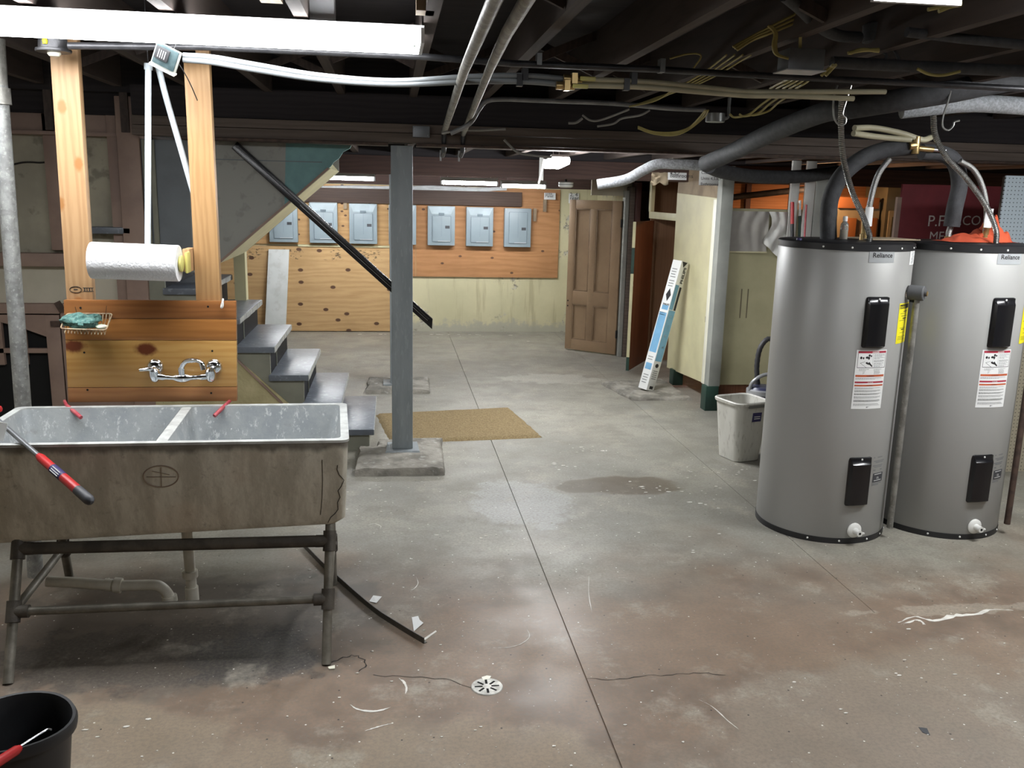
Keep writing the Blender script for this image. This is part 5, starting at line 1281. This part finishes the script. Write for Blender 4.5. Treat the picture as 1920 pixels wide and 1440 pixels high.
far(-1.3, -.185, 1.945, 10.5, 'left glowing fluorescent lamp at the back beside the soffit', True)
far(.56, 1.212, 1.925, 10.5, 'middle glowing double fluorescent lamp near the back wall', True)
far(1.255, 1.775, 1.905, 10.5, 'right glowing fluorescent lamp at the back under the sloping cord', True)
bq = PY(1546, 372, 8.2); lbulb = thing('light_bulb', (bq.x, bq.y, 1.78), 'warm light bulb hidden behind the grey upright board', 'lamp')
part(lbulb, 'glass', G().lathe([(.002,-.10),(.022,-.092),(.030,-.07),(.028,-.05),(.014,-.015),(.013,0)], 18, (bq.x,bq.y,1.95)), M['bulb'])
part(lbulb, 'socket', G().cyl((bq.x,bq.y,1.95),(bq.x,bq.y,2.0),.02,12).cyl((bq.x,bq.y,2.0),(bq.x,bq.y,2.12),.004,6), M['blackm'])

# ------------------------------------------------------------ pipes, conduits and boxes under the joists
def run(name, label, cat, pts, r, m, n=10, k=6, group=None, sm=True):
    P = smooth(pts, k) if sm and len(pts) > 2 else pts
    return solo(name, G().tube(P, r, n), M[m], label, cat, group)
def Q(*pts): return [PY(*p) for p in pts]
p1 = thing('steel_pipe', (.23, 3, 2.1), 'left of two silvery pipes running along the ceiling to the main beam', 'pipe')
part(p1, 'pipe', G().tube([(.168,1.0,2.205), (.224,2.0,2.213), (.262,3.35,2.232), (.335,5.92,2.172)], .0185, 14), M['silverpaint'])
for t_, x0, x1 in ((p1, .335, .335),):
    part(t_, 'tail', G().tube([(x0,5.92,2.172),(x0+.003,6.0,2.06),(x0+.003,6.14,2.035)], .016, 12), M['blackiron'])
p2_ = thing('steel_pipe', (.33, 3, 2.1), 'right of two silvery pipes running along the ceiling to the main beam', 'pipe')
part(p2_, 'pipe', G().tube([(.262,1.0,2.20), (.30,2.45,2.208), (.352,3.35,2.235), (.457,5.92,2.165)], .0165, 14), M['silverpaint'])
part(p2_, 'tail', G().tube([(.457,5.92,2.165),(.460,6.0,2.06),(.460,6.14,2.035)], .015, 12), M['blackiron'])
for t_, x in ((p1,.338),(p2_,.460)): part(t_, 'cut_end', G().box(x-.018, x-.006, 6.138, 6.15, 2.0, 2.07), M['wcable'])
vp = thing('drain_stack', (-1.62, 4.15, 0), 'thick vertical galvanised pipe at the left edge behind the tub', 'pipe')
a, c = PY(-2,160,4.15), PY(42,745,4.15); d = (c-a).normalized(); bt_ = c + d*((c.z)/-d.z)
part(vp, 'pipe', G().tube([a, Vector((bt_.x, 4.15, 0))], .034, 18), M['galv'])
part(vp, 'coupling', G().cyl(PY(-2,165,4.15), PY(1,196,4.15), .043, 18).tube([PY(-2,165,4.15), PY(-3,120,4.15)+Vector((0,0,.1))], .034, 14), M['silverpaint'])
cn = thing('conduit', (.7, 3.8, 2.33), 'long dark conduit crossing the ceiling from the round junction box', 'conduit')
part(cn, 'tube', G().tube(Q((128,86,3.8),(380,88,3.8),(790,106,3.8),(960,119,3.8),(1230,130,3.8),(1400,140,3.8),(1925,167,3.8)), .0135, 12), M['blackiron'])
for px, py in ((1010,114),(1240,128)):
    q = PY(px,py,3.8); part(cn, 'hanger', G().box(q.x-.01,q.x+.01,3.775,3.825,q.z-.018,2.36), M['boxsteel'])
jb = thing('junction_box', PY(100,90,3.87), 'round black junction box with lamp socket at the top of the left pine post', 'junction box')
q = PY(100,92,3.87)
part(jb, 'body', G().lathe([(.052,-.01),(.054,0),(.050,.055),(.03,.06)], 24, (q.x,3.87,q.z)), M['blackiron'])
part(jb, 'cover', G().lathe([(.02,-.014),(.064,-.012),(.066,-.006),(.064,0)], 24, (q.x,3.87,q.z)), M['blackiron'])
part(jb, 'lamp_socket', G().lathe([(.010,-.030),(.018,-.028),(.024,-.020),(.024,-.012)], 16, (q.x+.005,3.86,q.z)), M['cream_bright'], label='pale bulb socket')
part(jb, 'wire_nut', G().lathe([(.008,-.012),(.010,0),(.005,.012)], 10, PY(84,76,3.815)), M['yellow_lab'], label='yellow wire nut')
# small open electronic box hanging by its wires
eb = thing('electronic_box', PY(310,108,3.70), 'small open white electronic box hanging tilted on thin wires', 'control box')
q = PY(312,108,3.70); ux = Vector((.9,0,-.43)).normalized(); uz = Vector((.43,-.35,.9)).normalized(); uy = uz.cross(ux)
part(eb, 'base', G().obox(q, .095, .018, .085, ux, uy, uz), M['post_grey'], bevel=.004)
part(eb, 'board', G().obox(q-uy*.012+uz*.004, .084, .012, .076, ux, uy, uz), M['circuit'], bevel=.003)
part(eb, 'chip', G().obox(q-uy*.021+uz*.012-ux*.012, .05, .012, .045, ux, uy, uz), M['ink'], bevel=.002)
g = G()
for k in range(4): g.obox(q-uy*.0275+uz*.012-ux*(.024-.008*k), .003, .002, .03, ux, uy, uz)
part(eb, 'terminal', g, M['silver_lab'])
part(eb, 'clip', G().obox(q-uz*.046, .10, .03, .008, ux, uy, uz), M['white'], bevel=.002)
for px0, px1, m in ((303,304,'darkred'),(330,331,'bcable'),(306,305,'wcable')):
    part(eb, 'wire', G().tube(smooth([q+uz*.03+ux*(px0-315)*.001, PY(px0,80,3.7), PY(px1,62,3.7)], 4), .0018, 5), M[m])
run('loose_wire', 'thin dark loose wire drooping beside the electronic box', 'wire', Q((334,118,3.72),(345,135,3.74),(358,160,3.8),(370,188,3.9)), .0022, 'bcable', 6)
# plastic tubes
for k, (dy, dz) in enumerate(((0,0),(.03,-.030))):
    o_ = 9*k
    pts = [PY(344,104+8*k,3.72), PY(400,108+9*k,3.70), PY(480,122+9*k,3.68), PY(600,142+7*k,3.66), PY(740,152+6*k,3.66), PY(880,144+9*k,3.70), PY(985,142+11*k,3.7), PY(1060,148+11*k,3.7), PY(1200,153+10*k,3.7), PY(1300,162+9*k,3.7), PY(1400,172+7*k,3.75), PY(1480,172+8*k,3.8), PY(1600+60*(1-k),172+13*k,3.85)]
    t_ = thing('water_tube', pts[4], ('upper' if k == 0 else 'lower') + ' of two pale plastic water tubes sagging across the ceiling', 'water tube')
    part(t_, 'tube_left', G().tube(smooth(pts[:8], 6), .0115, 10), M['pex']); part(t_, 'tube_right', G().tube(smooth(pts[7:], 6), .0115, 10), M['pex_y'], label='cream coloured stretch of tube')
    v = PY(1075-14*k,148+13*k,3.69); part(t_, 'valve', G().cyl(v-Vector((.04,0,0)), v+Vector((.035,0,0)), .016, 12).box(v.x-.01,v.x+.012,3.66,3.7,v.z-.02,v.z+.02), M['brass'], label='brass shut-off valve')
    v = PY(1100-14*k,148+14*k,3.67); part(t_, 'valve_lever', G().box(v.x-.028,v.x+.035,v.y-.012,v.y+.004,v.z-.008,v.z+.008), M['yellow_pl'], bevel=.003, label='yellow valve lever')
    for px in (984-10*k, 1188-14*k): v = PY(px,(143 if px < 1100 else 151)+11*k,3.7); part(t_, 'clip', G().box(v.x-.012,v.x+.012,3.685,3.72,v.z-.016,v.z+.03), M['blackm'])
w1 = thing('water_tube', PY(278,455,4.15), 'straight upright pale plastic tube behind the paper towel roll', 'water tube')
part(w1, 'tube', G().tube([PY(278,128,4.011), PY(277,470,4.011), PY(277,515,4.011)], .0125, 12), M['pvc_blue']); part(w1, 'coupling', G().cyl(PY(278,119,4.011), PY(278,131,4.011), .0165, 12), M['pvc_blue']); q = PY(278,120,4.011); part(w1, 'hanger_wire', G().cyl(q, Vector((q.x,q.y,2.60)), .002, 6), M['blackm'])
run('water_tube', 'slanting pale plastic tube passing behind the right pine post', 'water tube', Q((296,122,4.06),(312,185,4.06),(335,265,4.06),(358,345,4.06),(372,392,4.06)), .0125, 'pvc_blue')
run('conduit', 'grey bent conduit leading to the small round ceiling box', 'conduit', Q((845,250,4.9),(880,232,4.9),(898,205,4.9),(912,190,4.9),(940,186,4.9),(1000,188,4.9),(1150,194,4.9),(1250,203,4.9),(1322,206,4.9)), .0125, 'emt')
rb2 = thing('junction_box', PY(1340,220,4.9), 'small round galvanised ceiling box at the end of the grey bent conduit', 'junction box')
q = PY(1341,222,4.9); part(rb2, 'body', G().lathe([(.05,-.02),(.052,-.018),(.052,.025),(.05,.027)], 22, q), M['boxsteel']); part(rb2, 'elbow', G().tube(smooth([q+Vector((.05,0,.0)), q+Vector((.072,0,.012)), q+Vector((.074,0,.06)), q+Vector((.074,0,.11))], 4), .010, 8), M['pex'])
mb = thing('junction_box', PY(1510,118,3.3), 'square grey metal junction box among the yellow cables', 'junction box')
q = PY(1515,115,3.3); part(mb, 'body', G().box(q.x-.075,q.x+.065,3.3,3.40,q.z-.03,q.z+.045), M['boxgrey'], bevel=.003)
part(mb, 'cover', G().hexa([(q.x-.085,3.29,q.z-.034),(q.x+.07,3.29,q.z-.034),(q.x+.07,3.41,q.z-.034),(q.x-.085,3.41,q.z-.034)],[(q.x-.085,3.29,q.z-.03),(q.x+.07,3.29,q.z-.03),(q.x+.07,3.41,q.z-.03),(q.x-.085,3.41,q.z-.03)]), M['silver_lab'], label='bright steel cover plate')
fr_b = thing('junction_box', PY(790,246,5.94), 'flat square grey electrical box on the beam above the pillar', 'junction box')
a, c = PY(774,257,5.93), PY(806,237,5.93); part(fr_b, 'body', G().box(a.x,c.x,5.925,5.96,a.z,c.z), M['boxgrey'], bevel=.003)
for px, py in ((778,240),(802,254)): q = PY(px,py,5.924); part(fr_b, 'screw', G().lathe([(.004,0),(.003,.002)],8,q,(0,-1,0)), M['steel'])
q = PY(1061,346,8.6); sm_ = thing('smoke_detector', q, 'round white smoke detector near the back ceiling', 'smoke detector')
part(sm_, 'body', G().lathe([(.05,-.03),(.07,-.02),(.072,.02),(.06,.025)], 24, q), M['white']); part(sm_, 'slot_ring', G().lathe([(.0725,-.004),(.0735,.0),(.0725,.004)],24,q,cap0=False,cap1=False), M['greyink']); part(sm_, 'bracket', G().cyl(q+Vector((0,0,.02)), Vector((q.x,q.y,2.36)), .012, 8), M['blackm'])

# foam-sleeved pipes
run('foam_pipe', 'thick charcoal foam sleeved pipe rising from the main beam toward the right', 'insulated pipe', Q((1322,308,5.9),(1380,282,5.6),(1440,252,5.2),(1540,212,4.7),(1600,202,4.5)), .055, 'foam_grey', 14)
run('foam_pipe', 'dark foam sleeved pipe across the ceiling above the right water heater', 'insulated pipe', Q((1592,203,4.52),(1690,187,4.35),(1780,172,4.3),(1860,156,4.3),(1960,140,4.3)), .056, 'foam', 14)
run('foam_pipe', 'silver grey foam sleeved pipe at the upper right edge', 'insulated pipe', Q((1690,206,4.75),(1750,200,4.72),(1830,194,4.7),(1960,202,4.7)), .047, 'foam_silver', 14)
run('foam_pipe', 'speckled silver foam sleeved pipe under the main beam by the paper notes', 'insulated pipe', Q((1120,346,6.4),(1172,337,6.35),(1205,320,6.3),(1232,308,6.25),(1270,308,6.2),(1326,311,6.15)), .036, 'foam_silver', 14)
run('white_pipe', 'thin white pipe beside the speckled silver foam sleeve', 'pipe', Q((1150,346,6.5),(1180,330,6.5),(1225,306,6.5),(1262,299,6.5)), .012, 'pvc')
run('foam_pipe', 'black foam sleeved pipe sagging behind the bare plywood top', 'insulated pipe', Q((1330,312,6.0),(1360,323,6.2),(1420,331,6.5),(1500,331,6.7),(1570,322,6.9)), .05, 'foam', 12)
run('black_pipe', 'black iron pipe crossing in front of the orange boards', 'pipe', Q((1355,372,8.3),(1480,358,8.3),(1600,346,8.3)), .03, 'blackiron', sm=False)
hA = thing('foam_pipe', PY(1555,450,4.60), 'black foam sleeved pipe arching up from the left water heater', 'insulated pipe')
q0 = Vector((PY(1553,452,4.62).x, 4.62, 1.598))
part(hA, 'sleeve', G().tube(smooth([q0]+Q((1553,410,4.62),(1558,370,4.62),(1578,330,4.62),(1615,298,4.62),(1660,281,4.62),(1712,275,4.62)), 6), .044, 16), M['foam'])
hB = thing('foam_pipe', PY(1783,430,4.60), 'black foam sleeved pipe dropping to the right water heater', 'insulated pipe')
part(hB, 'sleeve', G().tube(smooth(Q((1728,285,4.64),(1765,288,4.64),(1790,305,4.64),(1799,345,4.64),(1790,390,4.64),(1784,425,4.64)), 6), .043, 16), M['foam'])
part(hB, 'hose_end', G().tube([PY(1784,420,4.64), PY(1779,436,4.64), Vector((PY(1778,452,4.64).x,4.64,1.599))], .016, 12), M['braid']); q = PY(1779,443,4.64); part(hB, 'nut', G().cyl(q, q+Vector((0,0,-.04)), .022, 8), M['brass'])
tf = thing('brass_tee', PY(1716,276,4.58), 'brass tee fitting joining the hoses above the two water heaters', 'fitting')
q = PY(1717,276,4.58); part(tf, 'body', G().cyl(q-Vector((0,0,.035)), q+Vector((0,0,.055)), .020, 14).cyl(q-Vector((0,0,.005)), q+Vector((.10,0,-.01)), .015, 12).cyl(q-Vector((.0,0,-.01)), q-Vector((.04,0,-.005)), .022, 10), M['brass'], bevel=.002)
part(tf, 'nipple', G().cyl(q+Vector((.10,0,-.01)), q+Vector((.17,0,-.012)), .011, 12), M['steel'])
for k, pts in enumerate((Q((1602,240,4.5),(1640,240,4.55),(1690,250,4.58),(1728,262,4.58),(1745,258,4.6)), Q((1600,250,4.5),(1640,256,4.55),(1680,260,4.58),(1708,262,4.58)))):
    run('water_tube', ('upper' if k == 0 else 'lower')+' short cream water tube feeding the brass tee', 'water tube', pts, .0155, 'pex_y')
fc = lambda nm, lb, pts: run(nm, lb, 'flexible conduit', pts, .0155, 'flex', 12, 7)
def ribbed(name, label, pts, r, m, pitch=.009):
    P = smooth(pts, 10); out = []; 
    Lc = [0]
    for a, c in zip(P[:-1], P[1:]): Lc.append(Lc[-1]+(c-a).length)
    n = int(Lc[-1]/(pitch/2)); j = 0
    for i in range(n+1):
        s_ = Lc[-1]*i/n
        while j < len(Lc)-2 and Lc[j+1] < s_: j += 1
        out.append(P[j].lerp(P[j+1], (s_-Lc[j])/max(1e-9, Lc[j+1]-Lc[j])))
    return solo(name, G().tube(out, [r if i % 2 else r*.84 for i in range(len(out))], 10), M[m], label, 'flexible conduit')
e1 = Vector((PY(1629,453,4.42).x, 4.42, 1.598)); e2 = Vector((PY(1868,455,4.42).x, 4.42, 1.598))
ribbed('flexible_conduit', 'ribbed steel conduit curving down onto the left water heater', Q((1578,180,4.42),(1577,240,4.42),(1582,300,4.42),(1598,360,4.42),(1618,405,4.42),(1630,440,4.42))+[e1], .0155, 'flex')
ribbed('flexible_conduit', 'ribbed steel conduit curving down onto the right water heater', Q((1750,216,4.42),(1754,255,4.42),(1775,295,4.42),(1812,335,4.42),(1848,385,4.42),(1867,430,4.42))+[e2], .0155, 'flex')
def hose(name, label, pts, tagq):
    t_ = thing(name, pts[-1], label, 'hose'); part(t_, 'braided_hose', G().tube(smooth(pts, 7), .0155, 12), M['braid'])
    q = pts[-1]; part(t_, 'nut', G().lathe([(.022,0),(.022,.03),(.017,.034),(.017,.07),(.019,.075),(.019,.10)], 12, q), M['brass'])
    if tagq is not None: part(t_, 'tag', G().grid(lambda u,v: tagq+Vector((.045*(u-.5), -.02-.012*cos(3*(u-.5)), .10*(v-.5))), 5, 2), M['paper'], label='white paper tag')
    return t_
hose('braided_hose', 'braided steel hose rising from the left water heater with a white tag', Q((1668,298,4.56),(1648,325,4.56),(1636,360,4.56),(1626,410,4.56),(1620,440,4.56))+[Vector((PY(1619,452,4.56).x,4.56,1.599))], PY(1625,406,4.54))
hose('braided_hose', 'braided steel hose beside the black sleeve with a white tag, on the right water heater', Q((1800,302,4.56),(1825,318,4.56),(1842,350,4.56),(1850,395,4.56),(1848,435,4.56))+[Vector((PY(1846,453,4.56).x,4.56,1.599))], PY(1849,409,4.54))
def hook(pts, label):
    solo('strap_hook', G().tube(smooth(pts, 6), .005, 6), M['strap'], label, 'hook')
hook(Q((1570,160,4.3),(1563,185,4.3),(1564,220,4.3),(1574,234,4.3),(1584,232,4.3),(1586,222,4.3),(1580,213,4.3),(1588,185,4.3),(1596,160,4.3)), 'looped steel strap hanging over the left flexible conduit')
hook(Q((1783,170,4.25),(1776,195,4.25),(1768,220,4.25),(1768,238,4.25),(1778,244,4.25),(1787,236,4.25),(1789,229,4.25),(1799,226,4.25)), 'curled steel strap hook hanging by the silver foam pipe')
# dark pipes and cables at upper right
run('black_pipe', 'dark bent pipe dropping from the top of the photo between yellow cables', 'pipe', Q((1470,-10,3.0),(1500,15,3.1),(1535,48,3.3),(1570,66,3.5),(1610,70,3.6)), .022, 'foam')
lp = thing('ceiling_socket', PY(1660,70,3.6), 'black ceiling socket with wires hanging under it at the upper right', 'socket')
q = PY(1655,62,3.6); part(lp, 'base', G().lathe([(.04,-.05),(.075,-.035),(.08,.03),(.06,.04)], 20, q), M['foam'])
for k, pts in enumerate((Q((1650,82,3.55),(1655,95,3.55),(1662,105,3.55),(1655,122,3.55),(1668,126,3.55),(1674,112,3.55)), Q((1666,80,3.55),(1680,100,3.55),(1688,118,3.55),(1676,112,3.55)))): part(lp, 'wire', G().tube(smooth(pts,5), .006, 6), M['foam'])
run('black_pipe', 'dark straight pipe along the joists at the upper right', 'pipe', Q((1560,117,3.5),(1700,124,3.5),(1960,135,3.5)), .024, 'foam', sm=False)
run('black_pipe', 'second dark pipe higher at the upper right edge', 'pipe', Q((1700,60,3.2),(1800,72,3.2),(1960,88,3.2)), .018, 'foam', sm=False)
YG = 'yellow cables under the joists'
def yc(label, pts, r=.0058, m='ycable', group=YG): run('cable', label, 'cable', pts, r, m, 7, 6, group)
ORD = ['leftmost', 'second', 'third', 'fourth', 'fifth']
for k in range(4):
    d = 7*k
    yc(ORD[k]+' strand of the diagonal yellow cable bundle below the water tubes', Q((1180+d,200-2*k,4.6),(1228+d,189-4*k,4.5),(1262+d*1.6,169-2*k,4.3),(1312+d*1.5,141,4.1),(1346+d*1.9,116,3.9),(1362+d*2.2,103,3.75)), .0042)
for k in range(3): yc(ORD[k]+' strand of the sagging yellow cable loop near the round ceiling box', Q((1196,237+2*k,4.7),(1225,247+2*k,4.7),(1262,248+3*k,4.7),(1290,240+2*k,4.7),(1308+6*k,224-2*k,4.6),(1322+3*k,207,4.5)), .004)
for k in range(3): yc(ORD[k]+' strand of the yellow coil left of the square junction box', Q((1440+3*k,48,3.3),(1452+2*k,62,3.3),(1449+3*k,85,3.3),(1455+2*k,102,3.3),(1478,110,3.3)), .0048)
for k in range(3): yc(ORD[k]+' strand of the flattened yellow coil above the water tubes', Q((1374+4*k,88+3*k,3.4),(1410,68+4*k,3.4),(1445,50+6*k,3.35),(1500+10*k,22+4*k,3.3),(1556+9*k,-6,3.2)), .0048)
yc('yellow cable dropping into the top of the square junction box', Q((1548,-5,3.3),(1510,36,3.3),(1502,60,3.3),(1500,90,3.32)), .006)
for k in range(3): yc(ORD[k]+' strand of the yellow cables under the round ceiling box', Q((1368+18*k,214,4.5),(1378+18*k,220-2*k,4.5),(1405+18*k,214-3*k,4.5),(1428+16*k,196-2*k,4.4),(1450+14*k,180,4.3)), .0055)
for k in range(2): yc(ORD[k]+' short yellow cable right of the square junction box', Q((1590+4*k,100,3.4),(1615,95-2*k,3.4),(1648,93+3*k,3.4)), .007)
yc('yellow cable sagging below the dark pipe at the upper right', Q((1720,129,3.45),(1742,139,3.45),(1768,141,3.45),(1800,134,3.45)), .006)
for k in range(2): yc(('outer','inner')[k]+' yellow cable curving across the top right corner', Q((1740+20*k,18+3*k,3.0),(1790,8+3*k,3.0),(1850,3+2*k,3.0),(1935,10+3*k,3.0)), .007)
yc('pale cable end near the top right corner', Q((1850,32,3.0),(1880,27,3.0),(1930,17,3.0)), .007, 'gcable', None)
for k in range(2): yc(ORD[k]+' strand of yellow cable below the square junction box', Q((1540+8*k,142,3.45),(1556+6*k,127,3.45),(1562+5*k,122,3.4)), .006)
yc('thin yellow wire arching above the water tubes', Q((1256,110,4.0),(1285,102,4.0),(1308,101,4.0),(1314,108,4.0),(1300,128,4.0)), .004)
for k in range(5): yc(ORD[k]+' strand of the yellow cables running up behind the right water tubes', Q((1444+12*k,166,4.1),(1462+12*k,156,4.0),(1480+10*k,148,3.9)), .0055)
GG = 'loose grey cables under the joists'
yc('loose grey cable drooping beside the grey conduit', Q((1066,231,4.9),(1080,230,4.9),(1092,222,4.9)), .007, 'gcable', GG)
yc('loose grey cable looping under the yellow bundle', Q((1092,216,4.9),(1108,226,4.9),(1130,224,4.9),(1180,205,4.8)), .006, 'gcable', GG)
yc('loose grey cable rising to the grey conduit', Q((1120,237,4.9),(1150,232,4.9),(1166,222,4.9),(1200,216,4.8),(1218,207,4.8)), .006, 'gcable', GG)
yc('grey cable hanging in front of the main beam at the middle', Q((945,262,5.8),(970,285,5.8),(1000,291,5.8),(1035,295,5.8)), .008, 'gcable', None)
yc('grey cable along the ceiling left of the grey conduit', Q((828,250,5.6),(860,244,5.6),(900,244,5.6),(948,242,5.6)), .008, 'gcable', GG)
yc('thin yellow cable tucked along the near lamp', Q((385,76,3.62),(500,80,3.66),(600,84,3.68),(700,92,3.7)), .0045, 'ycable', None)
for k, pts in enumerate((((500,172),(540,175),(565,176),(602,180)),((515,174),(550,172),(600,174)),((640,177),(690,180),(730,183),(766,185)),((642,179),(680,178),(720,181)))):
    yc(('upper ','lower ')[k%2]+'pale grey cable strung between joists on the left' + (' by the pillar' if k > 1 else ''), [PZ(x,y,2.41) for x, y in pts], .006, 'gcable', 'pale cables between the left joists')
wcab = thing('cable_run', (.3, 11.45, 1.84), 'white cables strung along the top of the back wall', 'cable')
for k in range(4):
    pts = [PY(600+x, 347+[3,6,10,2][k]+[0,1.5,-1,2][(x//70+k)%4]+x*.010, 11.595) for x in range(0, 420, 70)]
    part(wcab, 'cable', G().tube(smooth(pts, 4), .012 if k != 3 else .016, 6), M['wcable'])
strip('fluorescent_lamp', 'fluorescent lamp in front of the water heaters, outside the right edge of the photo', 2.98, 4.22, 3.2, 3.45, 2.318, 2.378, 'lamp_right')
# right-hand lamp: only the far end of its lens reaches into the picture at the top edge
q = PZ(1714, 7, 2.32); lr = thing('fluorescent_lamp', (q.x, q.y-.6, 2.375), 'glowing lamp whose white end just enters the photo at the top right', 'lamp')
part(lr, 'housing', G().box(q.x-.10, q.x+.10, q.y-1.22, q.y, 2.362, 2.385), M['housing'])
part(lr, 'lens', G().prism([(q.x-.12, q.y-1.21, 2.360), (q.x-.11, q.y-1.21, 2.335), (q.x-.08, q.y-1.21, 2.322), (q.x+.08, q.y-1.21, 2.322), (q.x+.11, q.y-1.21, 2.335), (q.x+.12, q.y-1.21, 2.360)], (0, 1.19, 0)), M['lamp_side'], label='glowing white lens')
part(lr, 'end_cap', G().box(q.x-.125, q.x+.125, q.y-.018, q.y, 2.318, 2.385), M['housing'])
